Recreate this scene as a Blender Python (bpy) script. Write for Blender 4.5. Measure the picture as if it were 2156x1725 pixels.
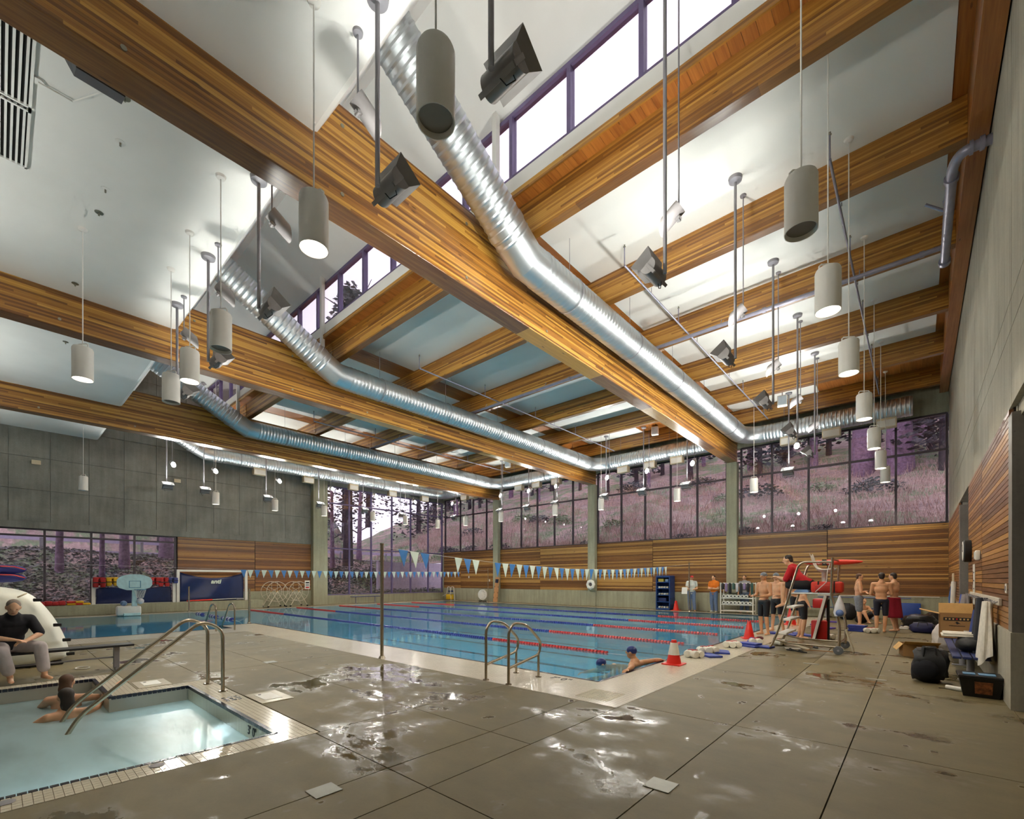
import bpy, bmesh, math, random
from mathutils import Vector, Matrix, noise as mnoise
for _o in list(bpy.data.objects): bpy.data.objects.remove(_o)
sc = bpy.context.scene
COL = sc.collection
PI = math.pi
# ---------------------------------------------------------------- camera
# level view camera with a vertical shift (2156x1725 frame, focal 962 px)
cam_d = bpy.data.cameras.new('camera'); cam = bpy.data.objects.new('camera', cam_d); COL.objects.link(cam)
cam_d.sensor_fit = 'HORIZONTAL'; cam_d.sensor_width = 36.0
cam_d.lens = 962.0/2156.0*36.0
cam_d.shift_y = (1221.0-862.5)/2156.0
cam_d.clip_end = 400; cam_d.clip_start = 0.05
CAMH = 1.55; YAW = math.radians(41.63)
cam.location = (0, 0, CAMH); cam.rotation_euler = (PI/2, 0, YAW)
sc.camera = cam
# ---------------------------------------------------------------- exposure, world
vs = sc.view_settings
vs.view_transform = 'Standard'; vs.look = 'None'; vs.gamma = 1.0; vs.use_curve_mapping = False
vs.exposure = 0.0
sc.cycles.use_denoising = True
sc.cycles.max_bounces = 5; sc.cycles.diffuse_bounces = 3; sc.cycles.glossy_bounces = 2
sc.cycles.use_adaptive_sampling = True; sc.cycles.adaptive_threshold = .17; sc.cycles.adaptive_min_samples = 12
sc.cycles.transparent_max_bounces = 8; sc.cycles.transmission_bounces = 2
sc.cycles.caustics_reflective = False; sc.cycles.caustics_refractive = False
sc.cycles.sample_clamp_indirect = 6.0; sc.cycles.sample_clamp_direct = 0.0
W = bpy.data.worlds.new('overcast_sky'); sc.world = W; W.use_nodes = True
_nt = W.node_tree; _bg = _nt.nodes['Background']
_bg.inputs['Color'].default_value = (0.97, 0.905, 1.0, 1); _bg.inputs['Strength'].default_value = 1.75
# lamp powers (watts); the lamps themselves are built with their fixtures
P_PENDANT, P_FLOOD, P_SPOT = 260.0, 390.0, 850.0

# ---------------------------------------------------------------- helpers
F2 = (-math.sin(YAW), math.cos(YAW)); R2 = (math.cos(YAW), math.sin(YAW))
def ray(px, py):
    a = (px-1078.0)/962.0
    return (F2[0]+a*R2[0], F2[1]+a*R2[1], (1221.0-py)/962.0)
def onX(px, py, X):
    r = ray(px, py); t = X/r[0]; return Vector((X, r[1]*t, CAMH+r[2]*t))
def onY(px, py, Y):
    r = ray(px, py); t = Y/r[1]; return Vector((r[0]*t, Y, CAMH+r[2]*t))
def onZ(px, py, Z=0.0):
    r = ray(px, py); t = (Z-CAMH)/r[2]; return Vector((r[0]*t, r[1]*t, Z))

def V(*a): return Vector(a)
def frame(d):
    d = Vector(d).normalized()
    up = Vector((0,0,1)) if abs(d.z) < .95 else Vector((1,0,0))
    x = d.cross(up).normalized(); y = x.cross(d).normalized()
    return x, y, d

class MB:
    def __init__(s): s.v = []; s.f = []
    def add(s, vs, fs):
        b = len(s.v); s.v += [tuple(p) for p in vs]; s.f += [tuple(b+i for i in f) for f in fs]; return s
    def box(s, x0, x1, y0, y1, z0, z1):
        return s.add([(x0,y0,z0),(x1,y0,z0),(x1,y1,z0),(x0,y1,z0),(x0,y0,z1),(x1,y0,z1),(x1,y1,z1),(x0,y1,z1)],
              [(0,3,2,1),(4,5,6,7),(0,1,5,4),(1,2,6,5),(2,3,7,6),(3,0,4,7)])
    def bbox(s, x0, x1, y0, y1, z0, z1, b=.01):      # box with chamfered edges
        bm = bmesh.new(); bmesh.ops.create_cube(bm, size=1)
        for v in bm.verts: v.co = Vector(((x0+x1)/2+v.co.x*(x1-x0), (y0+y1)/2+v.co.y*(y1-y0), (z0+z1)/2+v.co.z*(z1-z0)))
        bmesh.ops.bevel(bm, geom=bm.edges[:], offset=b, segments=2, affect='EDGES', profile=.5)
        return s.bm(bm)
    def bm(s, bm, M=None):
        bm.verts.index_update(); bm.verts.ensure_lookup_table()
        s.add([(M @ v.co if M else v.co.copy()) for v in bm.verts], [[v.index for v in f.verts] for f in bm.faces])
        bm.free(); return s
    def hexa(s, p):   # eight corner points, bottom ring then top ring
        return s.add(p, [(0,3,2,1),(4,5,6,7),(0,1,5,4),(1,2,6,5),(2,3,7,6),(3,0,4,7)])
    def obox(s, c, ax, h):
        c = Vector(c); ax = [Vector(a) for a in ax]
        p = [c+ax[0]*h[0]*i+ax[1]*h[1]*j+ax[2]*h[2]*k for k in (-1,1) for i,j in ((-1,-1),(1,-1),(1,1),(-1,1))]
        return s.hexa(p)
    def cyl(s, p0, p1, r0, r1=None, n=16, caps=True):
        if r1 is None: r1 = r0
        p0, p1 = Vector(p0), Vector(p1); x, y, d = frame(p1-p0)
        vs = []
        for p, r in ((p0, r0), (p1, r1)):
            vs += [p+(x*math.cos(2*PI*i/n)+y*math.sin(2*PI*i/n))*r for i in range(n)]
        fs = [(i,(i+1)%n,n+(i+1)%n,n+i) for i in range(n)]
        if caps: fs += [tuple(range(n))[::-1], tuple(range(n,2*n))]
        return s.add(vs, fs)
    def tube(s, pts, r, n=10, caps=True, closed=False):
        pts = [Vector(p) for p in pts]; N = len(pts)
        rr = r if isinstance(r, (list, tuple)) else [r]*N
        T = []
        for i in range(N):
            a = pts[(i-1) % N] if (closed or i > 0) else pts[i]
            b = pts[(i+1) % N] if (closed or i < N-1) else pts[i]
            T.append((b-a).normalized())
        x, y, _ = frame(T[0]); vs = []
        for i in range(N):
            if i:
                q = T[i-1].rotation_difference(T[i]); x = q @ x; y = q @ y
            vs += [pts[i]+(x*math.cos(2*PI*k/n)+y*math.sin(2*PI*k/n))*rr[i] for k in range(n)]
        fs = []
        for i in range(N if closed else N-1):
            a, b = i*n, ((i+1) % N)*n
            fs += [(a+k, a+(k+1)%n, b+(k+1)%n, b+k) for k in range(n)]
        if caps and not closed: fs += [tuple(range(n))[::-1], tuple(range((N-1)*n, N*n))]
        return s.add(vs, fs)
    def lathe(s, prof, c=(0,0,0), n=24, axis=None, closed=False):   # prof: list of (radius, height)
        c = Vector(c)
        if axis is None: x, y, d = Vector((1,0,0)), Vector((0,1,0)), Vector((0,0,1))
        else: x, y, d = frame(axis)
        vs = []
        for r, h in prof: vs += [c+(x*math.cos(2*PI*i/n)+y*math.sin(2*PI*i/n))*r+d*h for i in range(n)]
        fs = []
        for j in range(len(prof)-(0 if closed else 1)):
            a, b = j*n, ((j+1) % len(prof))*n
            fs += [(a+i, a+(i+1)%n, b+(i+1)%n, b+i) for i in range(n)]
        if not closed: fs += [tuple(range(n))[::-1], tuple(range((len(prof)-1)*n, len(prof)*n))]
        return s.add(vs, fs)
    def sph(s, c, r, n=16, m=10, M=None):
        c = Vector(c); r = r if isinstance(r, (tuple, list)) else (r, r, r)
        vs = []; fs = []
        for j in range(m+1):
            t = PI*j/m
            for i in range(n):
                p = Vector((r[0]*math.sin(t)*math.cos(2*PI*i/n), r[1]*math.sin(t)*math.sin(2*PI*i/n), r[2]*math.cos(t)))
                vs.append(c+(M @ p if M else p))
        for j in range(m):
            for i in range(n): fs.append((j*n+i, (j+1)*n+i, (j+1)*n+(i+1)%n, j*n+(i+1)%n))
        return s.add(vs, fs)
    def prism(s, poly, fn, a, b):     # fn(u, v, w) -> point; poly in (u, v); extruded w from a to b
        n = len(poly)
        vs = [fn(u, v, a) for u, v in poly]+[fn(u, v, b) for u, v in poly]
        return s.add(vs, [(i,(i+1)%n,n+(i+1)%n,n+i) for i in range(n)]+[tuple(range(n))[::-1], tuple(range(n,2*n))])
    def mesh(s, name, m=None, smooth=35):
        me = bpy.data.meshes.new(name); me.from_pydata(s.v, [], s.f); me.update()
        bm = bmesh.new(); bm.from_mesh(me); bmesh.ops.remove_doubles(bm, verts=bm.verts, dist=1e-5)
        bmesh.ops.recalc_face_normals(bm, faces=bm.faces); bm.to_mesh(me); bm.free()
        if m: me.materials.append(m)
        if smooth:
            me.polygons.foreach_set('use_smooth', [True]*len(me.polygons))
            me.set_sharp_from_angle(angle=math.radians(smooth))
        return me
    def build(s, name, m, parent=None, label=None, cat=None, group=None, kind=None, smooth=35, local=False):
        if parent is not None and not local:
            M = parent.matrix_basis
            if parent.parent: M = parent.parent.matrix_basis @ M
            Mi = M.inverted(); s.v = [tuple(Mi @ Vector(p)) for p in s.v]
        return obj(name, s.mesh(name, m, smooth), parent, label, cat, group, kind)

def tag(o, label=None, cat=None, group=None, kind=None):
    if label: o['label'] = label
    if cat: o['category'] = cat
    if group: o['group'] = group
    if kind: o['kind'] = kind
    return o
def obj(name, me, parent=None, label=None, cat=None, group=None, kind=None, loc=None, rz=None, scale=None):
    o = bpy.data.objects.new(name, me); COL.objects.link(o)
    if parent is not None: o.parent = parent
    if loc is not None: o.location = loc
    if rz is not None: o.rotation_euler = (0, 0, rz)
    if scale is not None: o.scale = scale
    return tag(o, label, cat, group, kind)
def thing(name, label, cat, loc=(0,0,0), rz=0, group=None, kind=None):
    o = bpy.data.objects.new(name, None); COL.objects.link(o)
    o.location = loc; o.rotation_euler = (0, 0, rz); o.empty_display_size = .1
    return tag(o, label, cat, group, kind)
def dup(root, loc, rz=0, label=None, group=None):
    def cp(o, par):
        c = o.copy(); COL.objects.link(c)
        if par is not None: c.parent = par
        for ch in o.children: cp(ch, c)
        return c
    r = cp(root, None); r.location = loc; r.rotation_euler = (0, 0, rz)
    if label: r['label'] = label
    if group: r['group'] = group
    return r

# ---------------------------------------------------------------- materials
def lin(c):
    return tuple(((x/255)/12.92 if x/255 <= .04045 else ((x/255+.055)/1.055)**2.4) for x in c)
MATS = {}
class NT:
    def __init__(s, name):
        s.m = bpy.data.materials.new(name); s.m.use_nodes = True; s.t = s.m.node_tree; s.n = s.t.nodes
        s.b = s.n['Principled BSDF']; s.out = s.n['Material Output']
    def new(s, typ, **kw):
        x = s.n.new(typ)
        for k, v in kw.items():
            if k[0] == '_': x.inputs[k[1:].replace('_', ' ')].default_value = v
            else: setattr(x, k, v)
        return x
    def link(s, a, b): s.t.links.new(a, b)
    def pos(s, scale=(1,1,1), obj_space=False):
        src = s.new('ShaderNodeTexCoord').outputs['Object'] if obj_space else s.new('ShaderNodeNewGeometry').outputs['Position']
        mp = s.new('ShaderNodeMapping'); mp.inputs['Scale'].default_value = scale; s.link(src, mp.inputs['Vector']); return mp.outputs['Vector']
    def noise(s, vec, scale=5, detail=3, rough=.55):
        x = s.new('ShaderNodeTexNoise'); x.inputs['Scale'].default_value = scale; x.inputs['Detail'].default_value = detail
        x.inputs['Roughness'].default_value = rough
        if vec is not None: s.link(vec, x.inputs['Vector'])
        return x.outputs['Fac']
    def ramp(s, fac, stops):
        x = s.new('ShaderNodeValToRGB'); e = x.color_ramp.elements
        while len(e) < len(stops): e.new(.5)
        for k, (p, c) in enumerate(stops):
            e[k].position = p; e[k].color = (c if len(c) == 4 else (*c, 1)) if not isinstance(c, (int, float)) else (c, c, c, 1)
        s.link(fac, x.inputs['Fac']); return x.outputs['Color']
    def mix(s, fac, a, b, mode='MIX'):
        x = s.new('ShaderNodeMix', data_type='RGBA', blend_type=mode)
        for inp, v in ((x.inputs[0], fac), (x.inputs[6], a), (x.inputs[7], b)):
            if isinstance(v, (int, float)): inp.default_value = v if inp.type == "VALUE" else (v, v, v, 1)
            elif isinstance(v, tuple): inp.default_value = v if len(v) == 4 else (*v, 1)
            else: s.link(v, inp)
        return x.outputs[2]
    def math(s, op, a, b=None):
        x = s.new('ShaderNodeMath', operation=op)
        for i, v in enumerate((a, b)):
            if v is None: continue
            if isinstance(v, (int, float)): x.inputs[i].default_value = v
            else: s.link(v, x.inputs[i])
        return x.outputs[0]
    def bump(s, h, strength=.2, dist=.02):
        x = s.new('ShaderNodeBump'); x.inputs['Strength'].default_value = strength; x.inputs['Distance'].default_value = dist
        s.link(h, x.inputs['Height']); s.link(x.outputs['Normal'], s.b.inputs['Normal']); return x
def pm(name, col, rough=.5, metal=0.0, var=.10, scale=6.0, bump=0.0, coat=0.0, emit=0.0, ecol=None, trans=0.0, srgb=True, sheen=0.0, obj_space=True):
    """plain procedural surface: colour with a soft noise variation"""
    if name in MATS: return MATS[name]
    N = NT(name); c = lin(col) if srgb else col
    n = N.noise(N.pos(obj_space=obj_space), scale, 2)
    a = tuple(max(0, x*(1-var)) for x in c); b = tuple(min(1, x*(1+var)) for x in c)
    N.link(N.ramp(n, [(.3, a), (.7, b)]), N.b.inputs['Base Color'])
    N.b.inputs['Roughness'].default_value = rough; N.b.inputs['Metallic'].default_value = metal
    if coat: N.b.inputs['Coat Weight'].default_value = coat; N.b.inputs['Coat Roughness'].default_value = .15
    if sheen: N.b.inputs['Sheen Weight'].default_value = sheen
    if emit:
        N.b.inputs['Emission Color'].default_value = (*(ecol or c), 1); N.b.inputs['Emission Strength'].default_value = emit
    if bump: N.bump(N.noise(N.pos(obj_space=obj_space), scale*5, 4), bump, .01)
    MATS[name] = N.m; return N.m

def wood_mat(name, dark, mid, light, gloss=.3, lam=0.0, axis='Y', perobj=.0, coat=.35):
    """oiled timber: streaky grain along an axis, optional glued laminations, knots"""
    if name in MATS: return MATS[name]
    N = NT(name)
    sc_l = {'X': (.35, 9, 9), 'Y': (9, .35, 9), 'Z': (9, 9, .35)}[axis]
    grain = N.noise(N.pos(sc_l), 3.0, 4, .6)
    col = N.ramp(grain, [(.28, dark), (.5, mid), (.74, light)])
    if lam:
        sep = N.new('ShaderNodeSeparateXYZ'); N.link(N.pos(), sep.inputs[0])
        lay = N.math('FLOOR', N.math('DIVIDE', sep.outputs['Z'], lam))
        run = N.math('FLOOR', N.math('ADD', N.math('DIVIDE', sep.outputs[axis], 3.1), N.math('MULTIPLY', lay, .37)))
        comb = N.new('ShaderNodeCombineXYZ'); N.link(lay, comb.inputs[0]); N.link(run, comb.inputs[1])
        wn = N.new('ShaderNodeTexWhiteNoise', noise_dimensions='3D'); N.link(comb.outputs[0], wn.inputs['Vector'])
        col = N.mix(.72, col, N.ramp(wn.outputs['Value'], [(.0, dark), (.22, dark), (.4, mid), (.66, mid), (.88, light)]))
        fr = N.math('FRACT', N.math('DIVIDE', sep.outputs['Z'], lam))
        col = N.mix(N.math('MULTIPLY', N.math('LESS_THAN', fr, .07), .45), col, tuple(x*.4 for x in dark))
    if perobj:
        oi = N.new('ShaderNodeObjectInfo')
        col = N.mix(perobj, col, N.ramp(oi.outputs['Random'], [(.0, tuple(x*.75 for x in dark)), (.3, dark), (.6, mid), (.85, light), (1., tuple(min(1, x*1.15) for x in light))]))
    vo = N.new('ShaderNodeTexVoronoi'); vo.inputs['Scale'].default_value = 1.0
    kn = {'X': (1.3, 5, 5), 'Y': (5, 1.3, 5), 'Z': (5, 5, 1.3)}[axis]
    N.link(N.pos(kn), vo.inputs['Vector'])
    col = N.mix(N.ramp(vo.outputs['Distance'], [(.04, .75), (.09, 0.)]), col, tuple(x*.35 for x in dark))
    N.link(col, N.b.inputs['Base Color'])
    N.link(N.ramp(grain, [(.2, gloss+.12), (.8, gloss-.05)]), N.b.inputs['Roughness'])
    N.b.inputs['Coat Weight'].default_value = coat; N.b.inputs['Coat Roughness'].default_value = .22
    N.bump(grain, .08, .01)
    MATS[name] = N.m; return N.m

def concrete_mat(name, col, rough=.75, streak=True, stain=.25):
    if name in MATS: return MATS[name]
    N = NT(name); c = lin(col)
    n1 = N.noise(N.pos(), .9, 4, .65); n2 = N.noise(N.pos((3, 3, .25)), 2.2, 3, .6); n3 = N.noise(N.pos(), 26, 2, .6)
    base = N.ramp(n1, [(.3, tuple(x*(1-stain) for x in c)), (.7, tuple(x*(1+stain*.6) for x in c))])
    if streak: base = N.mix(.5, base, N.ramp(n2, [(.3, .55), (.68, 1.)]), 'MULTIPLY')
    base = N.mix(.25, base, N.ramp(n3, [(.35, .7), (.6, 1.)]), 'MULTIPLY')
    vo = N.new('ShaderNodeTexVoronoi'); vo.inputs['Scale'].default_value = 7; N.link(N.pos(), vo.inputs['Vector'])
    base = N.mix(N.ramp(vo.outputs['Distance'], [(.035, .6), (.06, 0.)]), base, tuple(x*.3 for x in c))
    N.link(base, N.b.inputs['Base Color']); N.b.inputs['Roughness'].default_value = rough
    N.bump(n3, .15, .01); MATS[name] = N.m; return N.m

M_white = pm('white_painted_gypsum', (236, 236, 232), .55, var=.02, scale=1.5)
M_panel = pm('white_acoustic_panel', (234, 234, 228), .6, var=.025, scale=1.2)
M_girder = wood_mat('glulam_girder_timber', (.105, .036, .008), (.31, .128, .02), (.60, .325, .06), .30, lam=.04, axis='Y')
M_purlin = wood_mat('glulam_purlin_timber', (.15, .053, .009), (.36, .155, .022), (.60, .325, .06), .34, lam=.04, axis='X')
M_deckwood = wood_mat('fir_roof_decking', (.25, .075, .014), (.38, .13, .022), (.47, .18, .035), .34, axis='Y', perobj=.3)
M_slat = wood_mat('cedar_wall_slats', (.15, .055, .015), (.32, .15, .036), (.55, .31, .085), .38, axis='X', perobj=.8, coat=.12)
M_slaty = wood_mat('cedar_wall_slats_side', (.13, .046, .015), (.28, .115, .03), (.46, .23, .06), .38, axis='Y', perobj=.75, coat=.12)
M_concwall = concrete_mat('board_formed_concrete', (144, 143, 134))
M_concright = concrete_mat('pale_cast_concrete', (176, 170, 152), .8, stain=.14)
M_conccol = concrete_mat('concrete_column', (170, 170, 146), .8, stain=.12)
M_dark = pm('black_void', (14, 13, 13), .9, var=.2)
M_frame = pm('dark_aluminium_frame', (74, 66, 72), .45, .3, var=.05)
M_framev = pm('violet_grey_window_frame', (112, 100, 140), .45, .2, var=.05)
M_steel = pm('brushed_stainless_steel', (190, 178, 160), .26, 1.0, var=.06, scale=20)
M_galv = pm('grey_painted_steel', (146, 144, 150), .45, .1, var=.08)
M_duct = pm('galvanised_spiral_duct', (200, 206, 210), .44, 1.0, var=.08, scale=2.0)
M_black = pm('black_rubber', (18, 18, 20), .6, var=.2)
M_whitepl = pm('white_plastic', (228, 226, 218), .4, var=.03)
M_lampwhite = pm('white_enamel_lamp', (232, 230, 224), .38, var=.02)
# ================================================================ STRUCTURE
XL, XR, YB, YF = -27.9, 0.85, 23.3, -4.6
GX = (-6.6, -14.3, -22.05)            # girder axes
PURL = [7.2+3.056*k for k in range(6)]  # near faces of purlins
_unit = MB().box(-.5,.5,-.5,.5,-.5,.5).mesh('unit_piece', None, 0)
_unit_by = {}
def piece(name, parent, m, x0, x1, y0, y1, z0, z1):
    """one cheap piece (slat, board, panel): shared box mesh scaled to size"""
    me = _unit_by.get(m.name)
    if me is None:
        me = _unit.copy(); me.materials.append(m); _unit_by[m.name] = me
    o = bpy.data.objects.new(name, me); COL.objects.link(o); o.parent = parent
    o.location = ((x0+x1)/2, (y0+y1)/2, (z0+z1)/2); o.scale = (x1-x0, y1-y0, z1-z0)
    return o
def struct(name, mb, m, smooth=0):
    return mb.build(name, m, kind='structure', smooth=smooth)

# ---- wet concrete floor
def floor_mat():
    N = NT('wet_broom_finished_concrete'); c = lin((117, 105, 73))
    n1 = N.noise(N.pos(), .55, 4, .6); n2 = N.noise(N.pos((1, 1.6, 1)), 2.1, 5, .62); n3 = N.noise(N.pos(), 40, 2, .6)
    wet = N.noise(N.pos((1.0, 1.25, 1)), .62, 5, .58); spot = N.noise(N.pos((1.3, .9, 1)), 3.1, 3, .5)
    base = N.ramp(n1, [(.3, tuple(x*.80 for x in c)), (.7, tuple(x*1.16 for x in c))])
    base = N.mix(.4, base, N.ramp(n2, [(.32, .62), (.62, 1.)]), 'MULTIPLY')
    base = N.mix(.2, base, N.ramp(n3, [(.3, .75), (.6, 1.)]), 'MULTIPLY')
    dist = N.new('ShaderNodeVectorMath', operation='DISTANCE'); N.link(N.pos((.62, 1, 1)), dist.inputs[0]); dist.inputs[1].default_value = (-5.6*.62, 3.75, 0)
    pool_wet = N.ramp(N.math('MULTIPLY', dist.outputs['Value'], .5), [(.25, .11), (.85, 0.)])   # the splashed stretch beside the pool corner
    pud = N.ramp(N.math('ADD', wet, pool_wet), [(.54, 0.), (.62, 1.)])
    drop = N.ramp(spot, [(.66, 0.), (.72, 1.)])
    w = N.math('MAXIMUM', N.math('MULTIPLY', pud, N.ramp(n2, [(.38, .15), (.55, 1.)])), N.math('MULTIPLY', drop, .8))
    base = N.mix(N.math('MULTIPLY', w, .55), base, tuple(x*.42 for x in c))
    N.link(base, N.b.inputs['Base Color'])
    r = N.mix(w, .62, .06); N.link(r, N.b.inputs['Roughness'])
    N.bump(N.mix(w, n3, .5), .05, .01)
    MATS['floor'] = N.m; return N.m
M_floor = floor_mat()
def tile_mat(name, col, sx=.05, sy=.05, grout=(.42, .40, .34), rough=.18):
    N = NT(name); br = N.new('ShaderNodeTexBrick', offset=0.0)
    br.inputs['Scale'].default_value = 1.0; br.inputs['Brick Width'].default_value = sx; br.inputs['Row Height'].default_value = sy
    br.inputs['Mortar Size'].default_value = .003; br.inputs['Mortar Smooth'].default_value = .3
    c = lin(col); br.inputs['Color1'].default_value = (*c, 1); br.inputs['Color2'].default_value = (*[x*.93 for x in c], 1)
    br.inputs['Mortar'].default_value = (*grout, 1); N.link(N.pos(), br.inputs['Vector'])
    n = N.noise(N.pos(), 1.3, 5)
    N.link(N.mix(.5, br.outputs['Color'], N.ramp(n, [(.3, .82), (.65, 1.)]), 'MULTIPLY'), N.b.inputs['Base Color'])
    N.b.inputs['Roughness'].default_value = rough; N.bump(br.outputs['Fac'], .2, -.004); return N.m
M_tile = tile_mat('white_pool_border_tile', (232, 224, 204))
M_basin = pm('pale_blue_pool_plaster', (122, 194, 224), .6, var=.05, scale=.7)
M_navy = pm('navy_trim_tile', (34, 36, 52), .25, var=.2, scale=30)
POOL = [(-26.0, 21.85), (-3.62, 21.85), (-3.62, 6.05), (-17.6, 6.05), (-17.6, 4.97), (-16.45, 4.97), (-16.45, YF+.3), (-25.7, YF+.3)]
TUB = [(-4.86, -3.2), (-4.86, 1.84), (-7.95, 1.84), (-7.95, .97), (-9.6, .97), (-9.6, -3.2)]
floor = struct('floor', MB().box(XL-.4, XR+.6, YF, YB+.2, -2.35, -2.05), M_dark)
subs = MB()      # sub-base directly under the slabs (shows in the joints)
SLABS = []
def slab(x0, x1, y0, y1):
    g = .005
    piece('floor_slab', floor, M_floor, x0+g, x1-g, y0+g, y1-g, -.14, 0)
    subs.box(x0, x1, y0, y1, -.3, -.03)
rows = [YF, -1.0, 2.13, 5.2, 8.25, 11.3, 14.35, 17.4, 20.4, YB]
for a, b in zip(rows, rows[1:]):
    for x0, x1 in ((-.475, XR), (-1.46, -.475), (-2.73, -1.46)): slab(x0, x1, a, b)
for a, b in ((YF, -1.0), (-1.0, 2.13), (2.13, 3.335), (3.335, 4.97)):
    slab(-3.26, -2.73, a, b)
    slab(-4.55, -3.26, a, b)
for a, b in ((2.18, 3.335), (3.335, 4.97)):
    for x0, x1 in ((-6.6, -4.55), (-8.9, -6.6), (-11.2, -8.9), (-13.2, -11.2), (-15.1, -13.2)): slab(x0, x1, a, b)
for a, b in ((YF, -1.0), (-1.0, 1.3)):
    for x0, x1 in ((-12.4, -9.9), (-15.1, -12.4)): slab(x0, x1, a, b)
slab(-12.4, -8.25, 1.3, 2.18); slab(-15.1, -12.4, 1.3, 2.18)
for k in range(8):    # far deck behind the pool
    x0 = -27.9+k*3.15; slab(x0, min(x0+3.15, -2.73), 22.3, YB)
for k in range(9):    # left deck
    y0 = YF+k*3.0; slab(XL-.3, -26.45, y0, min(y0+3.0, 22.3))
subs.build('sub_base', pm('dark_joint_sealant', (58, 52, 44), .9), floor, smooth=0)
# ---- white tiled pool borders
def ring_strip(name, mb, m): return mb.build(name, m, floor, smooth=0)
bt = MB()
for x0, x1, y0, y1 in ((-17.6, -2.73, 4.97, 6.05), (-3.62, -2.73, 6.05, 22.3), (-26.45, -3.62, 21.85, 22.3), (-26.45, -26.0, 4.5, 21.85),
                       (-16.45, -15.1, YF, 4.97), (-26.45, -25.7, YF, 4.5)):
    bt.box(x0, x1, y0, y1, -.35, .002)
bt.build('pool_border_tile', M_tile, floor, smooth=0)
ng = MB()     # navy nosing tiles at the water line
def edge_strip(mb, poly, w, z0, z1, closed=True):
    n = len(poly)
    for i in range(n if closed else n-1):
        a, b = Vector((*poly[i], 0)), Vector((*poly[(i+1) % n], 0)); t = (b-a).normalized(); nn = Vector((-t.y, t.x, 0))
        mb.obox((a+b)/2+Vector((0,0,(z0+z1)/2)), (t, nn, Vector((0,0,1))), ((b-a).length/2, w/2, (z1-z0)/2))
edge_strip(ng, POOL[:7], .055, -.05, .006, False); ng.build('pool_nosing', M_navy, floor, smooth=0)
# ---- pool basin and water
def basin(name, poly, depth, m, ztop=-.02):
    n = len(poly); mb = MB()
    mb.add([(x, y, ztop) for x, y in poly]+[(x, y, -depth) for x, y in poly], [(i,(i+1)%n,n+(i+1)%n,n+i) for i in range(n)]+[tuple(range(n,2*n))])
    return mb.build(name, m, floor, smooth=0)
basin('pool_basin', POOL, 1.9, M_basin); basin('tub_basin', TUB, 1.0, tile_mat('cream_tub_tile', (222, 214, 190)))
def water_mat(name, tint, wav=2.2, strength=.12, body=0.0, bodycol=(1,1,1), rough=.03):
    N = NT(name); N.n.remove(N.b)
    tr = N.new('ShaderNodeBsdfTransparent'); tr.inputs['Color'].default_value = (*tint, 1)
    gl = N.new('ShaderNodeBsdfGlossy'); gl.inputs['Roughness'].default_value = rough
    h = N.noise(N.pos((1, 1.3, 1)), wav, 3, .5)
    bp = N.new('ShaderNodeBump'); bp.inputs['Strength'].default_value = strength; bp.inputs['Distance'].default_value = .05
    N.link(h, bp.inputs['Height']); N.link(bp.outputs[0], gl.inputs['Normal'])
    ge = N.new('ShaderNodeNewGeometry'); dt = N.new('ShaderNodeVectorMath', operation='DOT_PRODUCT'); N.link(bp.outputs[0], dt.inputs[0]); N.link(ge.outputs['Incoming'], dt.inputs[1])
    fr = N.math('ADD', .02, N.math('MULTIPLY', N.math('POWER', N.math('SUBTRACT', 1.0, N.math('ABSOLUTE', dt.outputs['Value'])), 5.0), .9))
    first = tr.outputs[0]
    if body:
        df = N.new('ShaderNodeBsdfDiffuse')
        sw = N.noise(N.pos((.7, 1.8, 1)), .9, 4, .55)
        N.link(N.ramp(sw, [(.3, tuple(x*.82 for x in bodycol)), (.7, bodycol)]), df.inputs['Color'])
        if body > .5:
            tl = N.new('ShaderNodeBsdfTranslucent'); tl.inputs['Color'].default_value = (*bodycol, 1); ms = N.new('ShaderNodeMixShader'); ms.inputs[0].default_value = .4
            N.link(df.outputs[0], ms.inputs[1]); N.link(tl.outputs[0], ms.inputs[2]); df = ms
        m0 = N.new('ShaderNodeMixShader'); N.link(N.ramp(sw, [(.25, body*.7), (.6, min(1, body*1.1))]), m0.inputs[0])
        N.link(tr.outputs[0], m0.inputs[1]); N.link(df.outputs[0], m0.inputs[2]); first = m0.outputs[0]
    mx = N.new('ShaderNodeMixShader'); N.link(fr, mx.inputs[0]); N.link(first, mx.inputs[1]); N.link(gl.outputs[0], mx.inputs[2])
    N.link(mx.outputs[0], N.out.inputs['Surface']); return N.m
M_water = water_mat('clear_pool_water', (.68, .92, .96), 1.1, .07, .34, lin((116, 190, 222)), .05)
M_spa = water_mat('bubbling_spa_water', (.75, .93, .95), 1.6, .10, .85, lin((178, 210, 220)), .3)
struct('pool_water', MB().add([(x, y, -.012) for x, y in POOL], [tuple(range(len(POOL)))]), M_water)
struct('spa_water', MB().add([(x, y, -.2) for x, y in TUB], [tuple(range(len(TUB)))]), M_spa)
lm = MB()
LANE_Y = (8.6, 11.05, 13.55, 16.1, 18.75)
for y in (7.3, 9.8, 12.3, 14.85, 17.4, 20.2):
    o = MB().box(-24.4, -5.6, y-.13, y+.13, -1.9, -1.885).box(-24.4, -24.15, y-.5, y+.5, -1.9, -1.884).box(-5.85, -5.6, y-.5, y+.5, -1.9, -1.884).build('lane_marking', M_navy, floor, smooth=0)

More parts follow.
